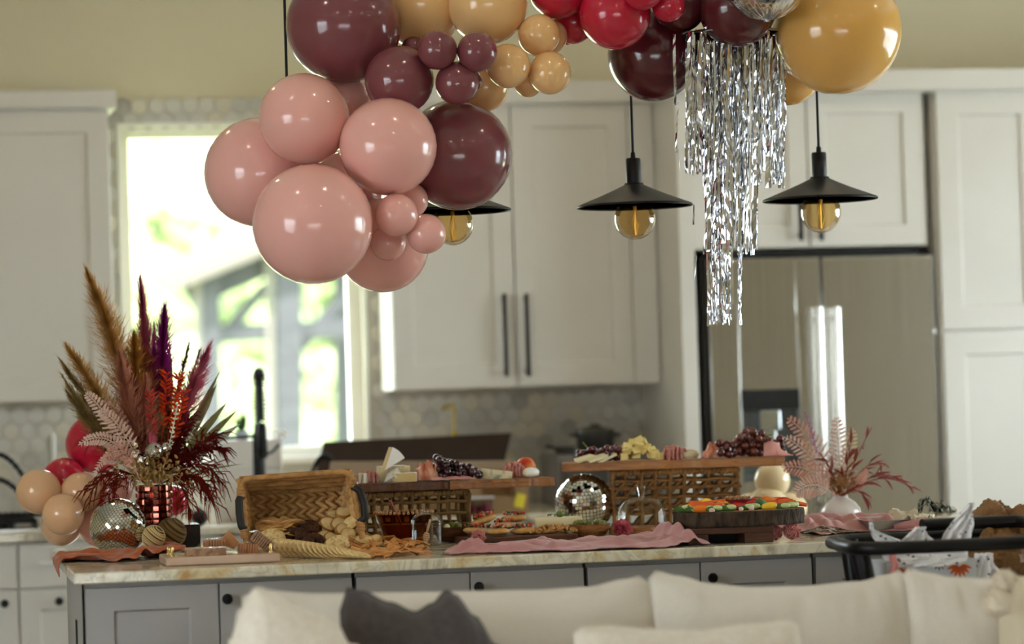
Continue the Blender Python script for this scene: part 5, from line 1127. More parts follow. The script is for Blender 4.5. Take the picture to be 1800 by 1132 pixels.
# glass dome on wooden stand
p = on(1130, 944); s = ppm(p); DY = p.y+.075; t = thing('wooden_stand', 'round wooden stand under the glass dome', 'stand', (p.x, DY, TZ+.002)); h0 = .026; r = 49/s
obj('disc', M().lathe([(0, 0), (r*.9, 0), (r, .006), (r, h0), (0, h0)], 40), m_acacia, t, smooth=40)
H = at(1127, 853, DY).z-TZ-h0; rd = 45/s; gd = clear_glass('dome_glass', '#fafcfa', .0, .3)
t = thing('glass_dome', 'clear glass cake dome with a knob on a wooden stand', 'glass dome', (at(1128, 900, DY).x, DY, TZ+.002+h0)); pf = [(rd*1.02, 0), (rd, .006), (rd*.98, H*.25), (rd*.9, H*.48), (rd*.72, H*.62), (rd*.4, H*.685), (.01, H*.69)]
obj('dome', M().lathe([(x, z) for x, z in pf[:-1]]+[(0, H*.69)], 40), gd, t, smooth=70)
obj('knob', M().lathe([(.009, H*.69), (.0085, H*.78), (.0125, H*.88), (.0145, H*.94), (.0125, H*.99), (0, H)], 20), gd, t, smooth=70)
# dark board of bruschetta, cheese and cashews
p = on(905, 954); YK = p.y+.01; s = ppm(p); x0, x1 = at(812, 950, YK).x, at(1016, 945, YK).x
t = thing('dark_board', 'dark wooden board of bruschetta behind the pink velvet cloth', 'board', ((x0+x1)/2, YK, TZ+.002)); kw = (x1-x0)/2; kth = .017
obj('board', M().prism([(-kw, 0), (kw, 0), (kw, .34), (-kw, .34)], 0, kth), wood('dark_walnut', '#5a2f1a', '#3a1d10'), t, bev=.004); KZ = TZ+.002+kth
m_bun = mat('bread_roll', '#dfb876', .7, col2='#c48f4a', scale=16); m_mix = [mat('diced_'+n, c, .5) for n, c in (('tomato', '#b8371f'), ('onion', '#c4a492'), ('basil', '#2f4420'), ('pepper', '#d0622a'))]
def brus(label, px, py, dy, rot):
    c = at(px, py, YK+dy); R_ = random.Random(int(px)); t = thing('bruschetta', label, 'bruschetta', (c.x, c.y, max(c.z, KZ)), rot); obj('bread', M().ell((0, 0, .007), (.040, .028, .012), None, 22, 10, lambda q: 1 if q.z < .3 else 1-.1*q.z), m_bun, t, smooth=180)
    for k, mm in enumerate(m_mix):
        m = M()
        for i in range(13): a = R_.uniform(0, 6.28); q = sqrt(R_.random()); m.box((.034*q*cos(a), .022*q*sin(a), .02+.006*R_.random()), (.0068, .006, .005), (R_.random(), R_.random(), R_.random()*3))
        obj(['diced_tomato', 'diced_onion', 'chopped_basil', 'diced_pepper'][k], m, mm, t, kind='stuff')
for a in [('bruschetta leaning at the upper left of the dark board', 852, 917, .16, (0, -.25, .2)), ('bruschetta at the back of the dark board', 903, 915, .2, (0, 0, .1)), ('bruschetta at the front left of the dark board', 873, 938, .04, (0, 0, .1)), ('bruschetta at the front centre of the dark board', 920, 937, .08, (0, 0, -.1)), ('bruschetta half hidden by the wooden bowl', 835, 937, .1, (0, .1, .4)), ('bruschetta behind the front pair', 888, 928, .13, (0, 0, .5))]: brus(*a)
c = at(982, 930, YK+.16); t = thing('cheese_slab', 'long pale cheese slab with green herbs behind the cashews', 'cheese', (c.x, YK+.18, KZ)); sw = 44/s
obj('cheese_body', M().prism([(-sw, -.03), (sw, -.03), (sw*.9, .035), (-sw*.85, .03)], 0, at(982, 909, YK+.17).z-KZ), mat('slab_cheese', '#ead9a8', .6), t, bev=.003); m = M(); zz = at(982, 909, YK+.17).z-KZ
for i in range(9): m.leaf((-.03+.009*i, -.01+.012*sin(i*2), zz+.002), (-.015+.009*i, .006+.012*sin(i*2.5), zz+.008), .010, (0, 0, 1), .003)
obj('herb_leaves', m, mat('herb_green', '#3c5a28', .6), t); piece('oliveX', 'olive', 'green olive on the herbed cheese slab', 'olive', None, lambda: M().ell((0, 0, 0), (.012, .0105, .0105), None, 12, 8), m_olive, V(at(984, 906, YK+.17).x, YK+.17, KZ+zz+.010), (0, .3, .4), 180)
R3 = random.Random(4); m = M()
for i in range(150):
    u = R3.uniform(-1, 1); v = R3.random(); q = at(973+u*42, 935, YK+.03+v*.09); z = KZ+.004+.022*(1-u*u)*(1-abs(v-.5))*R3.random(); r0 = R3.uniform(0, 6)
    m.tube([(q.x-.007*cos(r0), q.y-.007*sin(r0), z), (q.x+.002*sin(r0), q.y-.002*cos(r0), z+.003), (q.x+.007*cos(r0), q.y+.007*sin(r0), z)], [.0025, .0042, .0028], 5)
o = obj('cashew_nuts', m, mat('cashew', '#c99552', .6, col2='#b57c3e', scale=30), smooth=180, kind='stuff'); tag(o, 'heap of roasted cashews in front of the pale cheese slab', 'nuts')
c = at(858, 903, YK+.25); t = thing('purple_basil', 'dark purple basil sprig behind the upper left bruschetta', 'herb', (c.x, c.y, KZ)); m = M(); hh_ = c.z-KZ
for i in range(12): a = i*2.4; m.leaf((0, 0, hh_*.7), (.018*cos(a), .012*sin(a), hh_*.9+.010*(i % 3)), .014, (cos(a), sin(a), .6), .003)
obj('leaves', m, mat('basil_purple', '#3a1420', .5), t); obj('stem', M().tube([(-.04, 0, 0), (-.02, 0, hh_*.4), (0, 0, hh_*.75)], .0025, 6), mat('basil_stem', '#4a4a2a', .6), t)
# salami roses
def rose(label, px, py, rpx, material, dy=.0, lift=0):
    p = on(px, py+rpx*.8); p.y += dy; s = ppm(p); r = rpx/s; t = thing('salami_rose', label, 'salami rose', (p.x, p.y, TZ+lift+r*.9), (radians(62), 0, 0)); R_ = random.Random(int(px))
    for k in range(6):
        q = r*(1-.15*k); ph = R_.uniform(0, 6)
        def fn(u, v): a = 2*pi*u; w = q*(.55+.45*v)*(1+.09*sin(a*7+ph)*v+.05*sin(a*13)*v); return (w*cos(a), w*sin(a), -r*.6+r*(.9+.07*k)*v+.08*r*sin(a*9+ph)*v)
        obj('petal_slice', M().grid(44, 3, fn), material, t, smooth=180, solid=.0012)
m_ros = mat('rose_salami', '#d8908a', .5, col2='#b8605e', scale=60, ramp=(.4, .65)); m_ros2 = mat('dark_rose_salami', '#a83244', .5, col2='#c95a62', scale=50)
rose('salami rose at the left end of the dark board', 841, 946, 13, m_ros); rose('deep red salami rose before the glass dome', 1094, 932, 17, m_ros2); rose('salami rose at the right of the walnut stand, left of two', 1359, 938, 16, m_ros); rose('salami rose at the right of the walnut stand, right of two', 1391, 937, 16, m_ros)
# ------------------------------------------------------------------ bark slice of vegetables on a walnut stand
p = on(1290, 956); YV = p.y; s = ppm(p); xa, xb_ = at(1212, 945, YV).x, at(1362, 940, YV).x; sh_ = at(1290, 927, YV+.02).z-TZ
t = thing('walnut_stand', 'walnut riser stand with dark opening under the bark slice', 'stand', ((xa+xb_)/2, YV+.01, TZ)); sw = (xb_-xa)/2; oa = at(1247, 945, YV).x-(xa+xb_)/2; ob_ = at(1311, 945, YV).x-(xa+xb_)/2
obj('top_board', M().span((-sw, 0, sh_*.62), (sw, .24, sh_)), wood('stand_walnut', '#4f2a17', '#361a0d'), t, bev=.003); obj('leg', M().span((-sw, 0, 0), (oa, .24, sh_*.62)), wood('stand_walnut', '', ''), t, bev=.002); obj('leg', M().span((ob_, 0, 0), (sw, .24, sh_*.62)), wood('stand_walnut', '', ''), t, bev=.002); obj('opening_shade_block', M().span((oa, .10, 0), (ob_, .24, sh_*.62)), mat('opening_shade', '#17110e', .8), t)  # dark block added inside the opening stands in for its shade
cY = YV+.13; zb0 = TZ+sh_+.001; rs = 114/ppm(V(p.x, cY, 1)); bh = 27/s; c = V(at(1299, 912, cY).x, cY, zb0)
t = thing('bark_slice', 'round wood slice with rough bark edge carrying the vegetables', 'wood slice', c); n = 72
pr = [(rs*(1+.012*fbm(i*.3, 1))*cos(2*pi*i/n), rs*.62*(1+.012*fbm(i*.3, 4))*sin(2*pi*i/n)) for i in range(n)]
obj('wood', M().prism([(x*.975, y*.975) for x, y in pr], 0, bh*.98), mat('slice_wood', '#9a6c3e', .7, col2='#7d5430', scale=14), t)
def bark(u, v): a = 2*pi*u; k = 1+.022*fbm(cos(a)*9, sin(a)*9, v*1.2)+.012*abs(sin(a*48+2*fbm(v*2, a))); return (rs*k*cos(a), rs*.62*k*sin(a), bh*v)
obj('bark', M().grid(220, 5, bark), mat('rough_bark', '#4b3a2b', .95, col2='#221810', scale=60, stretch=(1, 1, .35), bump=.8, bscale=90), t, smooth=180, solid=.006)
BZ = zb0+bh
m_car = mat('carrot', '#e0641e', .5, col2='#d65316', scale=10); m_rp = mat('red_pepper', '#c0261a', .25); m_op = mat('orange_pepper', '#e57a1e', .25); m_yp = mat('yellow_pepper', '#edbd32', .25); m_cuc = mat('cucumber_skin', '#35571f', .4, col2='#4d7230', scale=30); m_cuf = mat('cucumber_flesh', '#b9c98a', .4); m_stemg = mat('pepper_stem', '#56702c', .6)
def vpos(px, py, up=.01):
    dy = max(-1., min(1., (899-py)/15.))*rs*.46; Y = c.y+dy; p = at(px, py, Y); lim = rs*.90*sqrt(max(.05, 1-(dy/(rs*.60))**2)); x = max(c.x-lim, min(c.x+lim, p.x))
    return V(x, Y, max(BZ+up*.55, min(BZ+.05, p.z)))
def vput(key, name, label, cat, grp, build, mm, px, py, rot, up=.01, scale=None):
    q = vpos(px, py, up)
    return piece(key, name, label, cat, grp, build, mm, q, rot, 180 if 'stick' not in key else 40, scale)
stick = lambda: M().tube([(-.045, 0, 0), (-.02, 0, .001), (.02, 0, .001), (.043, 0, 0)], [.0085, .009, .008, .006], 6)
for i, (px, py, rz, up) in enumerate([(1238, 893, -.6, .03), (1250, 890, -.45, .034), (1228, 897, -.5, .022), (1262, 889, -.5, .03), (1368, 892, -.05, .026), (1385, 889, -.1, .028), (1395, 896, .05, .02), (1372, 897, .15, .016), (1345, 896, .3, .016), (1272, 896, .2, .02), (1244, 900, -.35, .02), (1380, 884, -.2, .034)]):
    vput('stick_c', 'carrot_stick', 'orange carrot stick on the bark slice', 'carrot', 'carrot sticks on the bark slice', stick, m_car, px, py, (R3.uniform(-.05, .05), R3.uniform(-.15, .15), rz), up)
def pepper():
    return M().ell((0, 0, 0), (.030, .015, .013), None, 14, 8, lambda q: 1-.18*max(0, q.x))
for i, (px, py, rz, up, mm, kk, lb) in enumerate([(1215, 893, .3, .014, m_op, 'op', 'orange'), (1292, 900, .2, .012, m_rp, 'rp', 'red'), (1300, 897, .1, .02, m_rp, 'rp', 'red'), (1234, 906, .1, .012, m_op, 'op', 'orange'), (1276, 893, -.4, .024, m_yp, 'yp', 'yellow'), (1243, 886, .5, .036, m_yp, 'yp', 'yellow'), (1268, 890, 1.0, .03, m_yp, 'yp', 'yellow'), (1263, 899, .4, .02, m_op, 'op', 'orange'), (1335, 885, -.7, .034, m_rp, 'rp', 'red'), (1328, 889, -.5, .03, m_rp, 'rp', 'red'), (1353, 884, -.9, .036, m_op, 'op', 'orange'), (1357, 888, .2, .03, m_op, 'op', 'orange'), (1354, 902, .1, .012, m_yp, 'yp', 'yellow'), (1402, 890, .0, .03, m_rp, 'rp', 'red'), (1324, 897, .1, .02, m_rp, 'rp', 'red'), (1206, 898, .3, .012, m_yp, 'yp', 'yellow')]):
    q = vpos(px, py, up)
    t2 = thing('mini_pepper', lb+' mini pepper on the bark slice', 'pepper', q, (R3.uniform(-.3, .3), R3.uniform(-.35, .2), rz), lb+' mini peppers on the bark slice')
    if 'p_'+kk not in _pool: o = obj('flesh', pepper(), mm, t2, smooth=180); _pool['p_'+kk] = o.data; o2 = obj('stem', M().tube([(-.026, 0, 0), (-.034, 0, .002), (-.042, 0, .008)], [.005, .003, .0035], 6), m_stemg, t2, smooth=60); _pool['ps_'+kk] = o2.data
    else:
        for nm, kx in (('flesh', 'p_'), ('stem', 'ps_')): o = bpy.data.objects.new(nm, _pool[kx+kk]); COL.objects.link(o); o.parent = t2
for i, (px, py, rz, ry, up, big) in enumerate([(1256, 908, .1, 0, .01, 0), (1280, 906, .05, 0, .012, 0), (1242, 904, .2, .2, .012, 0), (1312, 905, .1, 0, .01, 0), (1322, 902, -.2, 0, .014, 0), (1341, 900, .3, .9, .024, 1), (1375, 902, .0, 0, .01, 0), (1386, 901, .1, .1, .012, 0), (1200, 900, .3, .2, .012, 0), (1216, 905, .2, 0, .01, 0), (1402, 884, .1, .3, .03, 0), (1405, 898, 1., .1, .012, 0)]):
    q = vpos(px, py, up)
    t2 = thing('cucumber_piece', 'upright cut cucumber half before the red peppers' if big else 'green cucumber spear on the bark slice', 'cucumber', q, (radians(62) if big else R3.uniform(-.4, .4), radians(30) if big else 0, rz), None if big else 'cucumber spears on the bark slice')
    L_ = .026 if not big else .028
    if i == 0: o1 = obj('skin', M().ell((0, 0, 0), (L_, .010, .010), None, 12, 8), m_cuc, t2, smooth=180); o2 = obj('flesh', M().ell((L_*.28, -.0035, .003), (L_*.66, .0082, .0082), None, 12, 8), m_cuf, t2, smooth=180)
    else:
        for o_ in (o1, o2):
            c_ = o_.copy(); COL.objects.link(c_); c_.parent = t2
            if big: c_.scale = (1, 1.5, 1.0)
t = thing('dip_dish', 'small dish of red dip topped with seeds among the vegetables', 'dish', vpos(1297, 892, .03)); obj('dish_body', M().lathe([(0, -.01), (.03, -.01), (.042, .012), (.038, .012), (.028, -.004), (0, -.004)], 24), mat('dish_red', '#7d2430', .4), t, smooth=40)
m = M()
for i in range(70): a = R3.uniform(0, 6.28); q = .036*sqrt(R3.random()); m.ell((q*cos(a), q*sin(a), .013+.006*R3.random()), .0035, None, 5, 4)
obj('seeds', m, mat('toasted_seed', '#b58f58', .7, col2='#8a6234', scale=50), t, kind='stuff')
for i, (px, py) in enumerate([(1252, 910), (1303, 909), (1321, 908)]): vput('rad', 'radish_piece', 'small pale radish piece at the front of the bark slice', 'radish', 'radish pieces on the bark slice', lambda: M().ell((0, 0, 0), (.009, .007, .007), None, 10, 8), mat('radish_pale', '#d9bfae', .4), px, py, (0, 0, i), .007)
# cream balloons behind
for a in [(1357, 845, 32, .0, 'topmost cream balloon behind the teak board end'), (1349, 893, 38, -.02, 'lower middle cream balloon behind the bark slice'), (1317, 892, 26, .1, 'left cream balloon beside the cane weave riser'), (1390, 894, 29, .09, 'right cream balloon by the white vase')]:
    tb(a[0], a[1], a[2], YW3+.32+a[3], 'cream', a[4], 'cream balloons on the island')
# ------------------------------------------------------------------ pink velvet cloth
m_vel = mat('pink_velvet', '#bd8684', .85, col2='#b07876', scale=14, sheen=.25, bump=.05, bscale=200)
A_, B_ = on(780, 974), on(1214, 953)
def velvet(u, v):
    x = A_.x+(B_.x-A_.x)*u; yf = IY+.03+.03*sin(u*6+1)+.035*(1-u)+.012*sin(u*23); w = (.09+.34*min(1, u*2.0))*(1-.25*max(0, u-.8)*5)
    y = yf+w*v+.014*sin(u*14+v*3)
    ph = v*20+6.5*fbm(u*1.7, v*.8, 2)+7*u; f = abs(sin(ph*.5))**1.4; g = abs(sin(v*9-u*13+4*fbm(u*3, v*2, 11)))**2.5
    edge = min(1, 7*v+.15, 5*(1-v)+.3)*min(1, 10*u+.25, 8*(1-u)+.25)
    bump_ = .046*math.exp(-((u-.925)/.05)**2)*(.35+.65*sin(v*3))+.026*math.exp(-((u-.105)/.05)**2)*sin(v*3)+.010*math.exp(-((u-.42)/.05)**2)*sin(v*3)+.008*math.exp(-((u-.66)/.04)**2)*sin(v*3)
    return (x, y, TZ+.004+(.014*f*(.55+.9*abs(fbm(u*4, v*2, 6)))+.009*g)*edge+max(0, bump_)*(.75+.35*sin(u*95+v*8))+.004*max(0, fbm(u*22, v*9, 3)))
cloth('velvet_cloth', 'dusty pink velvet cloth gathered along the island front', 'cloth', velvet, 130, 44, m_vel, .003)
A2, B2_ = on(1392, 935), on(1566, 922)
def velvet2(u, v):
    x = A2.x+(B2_.x-A2.x+.02)*u; y = 8.16+.72*v+.06*sin(u*5)-.12*u*(v-.5); ph = v*16+7*fbm(u*2.0, v*1.1, 9)+5*u; f = abs(sin(ph*.5))**1.4; g = abs(sin(u*9+v*4+5*fbm(u*2, v*2, 4)))**2
    edge = min(1, 7*v, 6*(1-v))*min(1, 8*u+.1, 6*(1-u)+.1)
    return (x, y, TZ+.004+(.030*f+.022*g)*edge*(.6+.7*abs(fbm(u*3, v*3, 2)))+.004*max(0, fbm(u*14, v*8, 5)))
cloth('velvet_cloth', 'dusty pink velvet cloth crumpled under the white vase', 'cloth', velvet2, 70, 48, m_vel, .003)
# ------------------------------------------------------------------ white vase with ferns
p = on(1479, 921); WY = p.y; s = ppm(p); t = thing('white_vase', 'round white ceramic vase holding pink ferns', 'vase', (p.x, WY, TZ+.008)); r = 36/s; h = at(1478, 869, WY).z-TZ-.008
obj('body', M().lathe([(0, 0), (r*.8, 0), (r*.97, h*.14), (r, h*.30), (r*.93, h*.50), (r*.7, h*.70), (r*.45, h*.84), (r*.36, h*.91), (r*.37, h*.98), (r*.40, h), (r*.34, h), (r*.3, h*.9), (0, h*.85)], 40), mat('white_ceramic', '#dcd3ca', .15, coat=.4), t, smooth=60)
def Q2(px, py, dy=0): return at(px, py, WY+dy)
kw_ = dict(q=Q2)
fern('pink fern in the white vase reaching up left, topmost', (1470, 872, 0), (1440, 770, -.02), (1384, 735, -.02), 17, .06, m_fern2, 21, **kw_)
fern('pink fern in the white vase leaning left below the topmost', (1470, 872, -.02), (1430, 790, -.04), (1378, 768, -.04), 16, .05, m_fern, 22, **kw_)
fern('pink fern in the white vase pointing left over the board end', (1470, 872, -.04), (1430, 810, -.07), (1374, 822, -.08), 16, .052, m_fern2, 23, **kw_)
fern('pale fern in the white vase drooping left toward the bark slice', (1470, 872, -.04), (1430, 835, -.07), (1396, 868, -.08), 16, .065, m_fern, 24, **kw_)
fern('pale fern in the white vase standing upright', (1478, 872, .03), (1476, 790, .03), (1471, 730, .03), 18, .05, m_fern, 25, **kw_)
fern('cream fern in the white vase leaning right behind the stems', (1482, 872, .03), (1490, 810, .03), (1500, 752, .03), 16, .045, mat('cream_fern', '#d9c49a', .8), 26, **kw_)
fern('short pink fern at the right shoulder of the white vase', (1484, 872, -.02), (1510, 850, -.04), (1524, 824, -.05), 20, .026, m_fern2, 27, **kw_)
m_will = mat('willow_leaf', '#6e2a22', .6, col2='#8f3a30', scale=20)
def willow(label, base, mid_, tip, seed, n=9, ll=.056, dy=-.04):
    R_ = random.Random(seed); a, b, c_ = Q2(*base, dy), Q2(*mid_, dy), Q2(*tip, dy); ax = bez(a, b, c_, 20); t = thing('willow_spray', label, 'dried spray', a); obj('stem', M().tube([p-a for p in ax], .0014, 5), m_will, t)
    l0 = None
    for i in range(n):
        k = 6+int(14*i/n); tg = (ax[min(k+1, 20)]-ax[k-1]).normalized(); d = (tg+V(R_.gauss(0, .45), R_.gauss(0, .4), R_.gauss(-.25, .45))).normalized(); q = d.to_track_quat('X', 'Z')
        if l0 is None: o = obj('leaf', M().leaf((0, 0, 0), (ll, 0, 0), .0115, (0, -.8, 1), .004), m_will, t); l0 = o.data
        else: o = bpy.data.objects.new('leaf', l0); COL.objects.link(o); o.parent = t
        o.location = ax[k]-a; o.rotation_euler = q.to_euler(); s_ = R_.uniform(.7, 1.1); o.scale = (s_, s_, s_)
willow('red willow spray reaching furthest right and drooping', (1482, 872), (1560, 800), (1606, 868), 1, 11)
willow('red willow spray arching right at mid height', (1482, 872), (1530, 790), (1562, 822), 2, 9)
willow('red willow spray pointing up right with a thin tip', (1482, 872), (1495, 820), (1532, 752), 3, 6)
willow('red willow spray drooping right beside the vase neck', (1482, 872), (1505, 845), (1528, 886), 4, 8)
willow('red willow spray over the middle of the white vase', (1480, 872), (1488, 830), (1496, 770), 5, 8)
willow('red willow spray bending right below the arching one', (1482, 872), (1540, 825), (1590, 850), 6, 9)
willow('red willow spray at the left side of the white vase', (1476, 872), (1462, 820), (1444, 800), 7, 6)
t = thing('hydrangea_head', 'tan dried flower head above the neck of the white vase', 'dried flower', Q2(1480, 848, -.03)); m0 = None; R_ = random.Random(2)
for i in range(60):
    v_ = V(R_.gauss(0, 1), R_.gauss(0, 1), R_.gauss(0, 1)).normalized(); 
    if m0 is None: o = obj('floret', M().leaf((0, 0, 0), (0, 0, .016), .013, (1, 0, 0), .003).leaf((0, 0, 0), (.012, 0, .006), .012, (0, 0, 1), .003), mat('dried_floret', '#a97c4a', .8, col2='#8a5f3c', scale=40), t); m0 = o.data
    else: o = bpy.data.objects.new('floret', m0); COL.objects.link(o); o.parent = t
    o.location = V(v_.x*.030, v_.y*.022, v_.z*.028); o.rotation_euler = v_.to_track_quat('Z', 'Y').to_euler()
obj('core', M().ell((0, 0, 0), (.024, .018, .022), None, 10, 8), mat('dried_floret', '#a97c4a'), t, smooth=180)
ruscus_q = None
a = Q2(1437, 800, -.02); t = thing('lilac_sprig', 'thin lilac sprig between the upper pink ferns', 'dried spray', a); m = M().tube([V(0, 0, 0), Q2(1430, 770, -.02)-a, Q2(1415, 724, -.02)-a], .0016, 5)
for i in range(14): u = i/14; p_ = V(0, 0, 0).lerp(Q2(1415, 724, -.02)-a, u); m.leaf(p_, p_+V(.008*(-1)**i, 0, .010), .004, (0, -1, 0), .001)
obj('sprig', m, mat('lilac', '#a9679c', .7), t)
# foil tray with paper and wrapped napkin, plastic offcuts
p = on(1582, 935); t = thing('foil_tray', 'aluminium foil tray with crumpled paper at the island right', 'tray', (p.x, p.y+.12, TZ)); a, b = at(1530, 930, p.y).x-p.x, at(1640, 925, p.y).x-p.x
h = .035; q = [(a, -.12), (b, -.12), (b, .14), (a, .14)]; m = M(); i_ = [(x*.86, y*.86) for x, y in q]
m.add([(x, y, 0) for x, y in i_]+[(x, y, h) for x, y in q]+[(x*1.05, y*1.05, h) for x, y in q], [(3, 2, 1, 0)]+[(k, (k+1) % 4, (k+1) % 4+4, k+4) for k in range(4)]+[(k+4, (k+1) % 4+4, (k+1) % 4+8, k+8) for k in range(4)]); obj('tray_body', m, mat('aluminium', '#b4b8bd', .35, metal=1), t, solid=.0012)
def crump(name, label, cat, loc, w, d, h, material, seed, rot=(0, 0, 0), cuts=22, thick=.0012, fl=None):
    def fn(u, v): return ((u-.5)*w+.02*fbm(u*5, v*5, seed), (v-.5)*d+.02*fbm(u*5, v*5, seed+3), .004+h*(.5+1.0*fbm(u*2.6, v*2.6, seed+5))*max(.1, 1-abs(2*u-1)**3)+.25*h*abs(fbm(u*8, v*8, seed+1)))
    o = obj(name, M().grid(cuts, cuts, fn), material, loc=loc, rot=rot, smooth=fl or 25, solid=thick); return tag(o, label, cat)
q = at(1592, 917, p.y+.12); crump('parchment_paper', 'beige parchment sheet standing in the foil tray', 'paper', (q.x, p.y+.14, TZ+.012), .17, .16, .045, mat('parchment_sheet', '#cbbfa6', .7), 3)
q = at(1608, 926, p.y+.03); t = thing('rolled_napkin', 'rolled dusty pink napkin beside the black stool', 'napkin', (q.x, p.y-.02, TZ+.024)); obj('roll', M().tube([(-.07, .03, -.008), (-.02, .005, -.003), (.02, -.012, .0)], [.007, .012, .016], 16, False), m_vel, t, smooth=60, solid=.003)
obj('inner_fold', M().tube([(-.06, .028, -.006), (.016, -.01, .0)], [.004, .008], 10), mat('velvet_inner', '#9a605c', .9), t, smooth=60)
q = on(1462, 941); crump('plastic_film', 'crumpled clear plastic film by the second pink cloth', 'plastic film', (q.x, q.y+.05, TZ+.001), .16, .08, .016, clear_glass('milky_film', '#ecebe6', .5, .08), 8)
q = on(1634, 918); crump('plastic_bag', 'wisp of clear plastic bag sticking up behind the foil tray', 'plastic film', (q.x, q.y-.05, TZ+.02), .12, .06, .06, clear_glass('milky_film', '#ecebe6', .5, .08), 12)

# ------------------------------------------------------------------ black bentwood stool, gift bag, paper bags
SY = 7.22; zr = at(1650, 960, SY).z
t = thing('black_stool', 'black bentwood counter stool with wraparound rail at the sofa end', 'stool', (at(1680, 960, SY+.2).x, SY+.22, 0)); so = Vector(t.location)
xl = at(1516, 960, SY).x-so.x; xr2 = at(1806, 960, SY).x-so.x; rw = .0175
L0 = [(xr2, -.22), (xl+.09, -.22)] + [(xl+.09-.09*sin(radians(a)), -.13-.09*cos(radians(a))) for a in (20, 45, 70, 90)] + [(xl+.01, 0.0), (xl+.03, .08)] + [(xl+.12-.09*cos(radians(a)), .12+.09*sin(radians(a))) for a in (20, 45, 70, 90)] + [(at(1772, 952, SY+.43).x-so.x, .21)]
obj('arm_rail', M().tube([(x, y, zr) for x, y in L0], rw, 14), m_black, t, smooth=60)
zcr = at(1700, 921, SY+.34).z
obj('crest_rail', M().tube([(at(1625, 920, SY+.34).x-so.x, .14, zcr), (at(1700, 921, SY+.34).x-so.x, .16, zcr), (at(1790, 921, SY+.34).x-so.x, .12, zcr+.002), (at(1806, 925, SY+.3).x-so.x, .0, zcr)], rw, 12), m_black, t, smooth=60)
zs_ = .64
obj('seat', M().lathe([(0, zs_), (.22, zs_), (.235, zs_+.012), (.225, zs_+.03), (0, zs_+.028)], 36), m_black, t, smooth=40)
for (x, y, x2, y2) in ((xl+.022, -.12, xl+.075, -.14), (xl+.10, .2, xl+.12, .16), (.2, -.21, .18, -.17), (.2, .19, .18, .16)):
    obj('leg', M().tube([(x, y, zr), (x2, y2, zs_), (x2*1.05, y2*1.15, .25), (x2*1.2, y2*1.3, 0)], [.026 if x < 0 else .014, .022, .018, .014], 12), m_black, t, smooth=60)
for x in (.22,): obj('back_post', M().tube([(x, .17, zcr), (x-.01, .19, zr), (x-.04, .16, zs_)], .014, 10), m_black, t, smooth=60)
obj('foot_ring', M().tube([(.2*cos(a), .19*sin(a), .25) for a in [i*2*pi/28 for i in range(29)]], .009, 8), m_black, t, smooth=60)
# gift bag with orange flowers on the seat
GYb = SY+.12; a, b = at(1558, 1000, GYb), at(1716, 1000, GYb); zb_ = zs_+.03; ztb = at(1640, 985, GYb).z
t = thing('gift_bag', 'white gift bag with orange flower print standing on the black stool', 'gift bag', ((a.x+b.x)/2, GYb+.08, zb_)); w = b.x-a.x; h = ztb-zb_
obj('bag_front', M().box((0, -.08, h/2), (w, .002, h)), mat('bag_paper', '#d3d6da', .5), t); obj('bag_back', M().box((0, .08, h/2), (w, .002, h)), mat('bag_paper', '#d3d6da'), t); obj('bag_side', M().box((-w/2, 0, h/2), (.002, .16, h)), mat('bag_paper', '#d3d6da'), t); obj('bag_side', M().box((w/2, 0, h/2), (.002, .16, h)), mat('bag_paper', '#d3d6da'), t); obj('bag_bottom', M().box((0, 0, .002), (w, .16, .002)), mat('bag_paper', '#d3d6da'), t)
m_flw = mat('print_orange', '#d9602c', .6)
for (px, py, rr_, up) in ((1686, 992, 25, -1), (1589, 998, 20, -1), (1562, 1010, 14, -1)):
    q = at(px, py, GYb); m = M(); R0_ = rr_/ppm(q)
    for k in range(7):
        an = radians(-90+(k-3)*24); m.leaf((R0_*.1*cos(an), 0, R0_*.1*sin(an)), (R0_*cos(an), 0, R0_*sin(an)), R0_*.28, (0, -1, 0), 0, 0)
    obj('printed_flower', m, m_flw, t, loc=(q.x-t.location.x, -.0822, q.z-zb_), label='orange printed flower')
q = at(1650, 988, GYb); obj('printed_sprig', M().leaf((0, 0, 0), (-.012, 0, -.02), .006, (0, -1, 0), 0, 0).leaf((0, 0, 0), (0, 0, -.024), .006, (0, -1, 0), 0, 0).leaf((0, 0, 0), (.012, 0, -.02), .006, (0, -1, 0), 0, 0), mat('print_black', '#2a2c34', .6), t, loc=(q.x-t.location.x, -.0822, q.z-zb_), label='black printed sprig')
obj('printed_stem', M().tube([(.0, 0, 0), (.001, 0, -.08)], .0008, 4), mat('print_grey', '#8a8f8a', .6), t, loc=(at(1688, 1000, GYb).x-t.location.x, -.0818, at(1688, 1000, GYb).z-zb_))
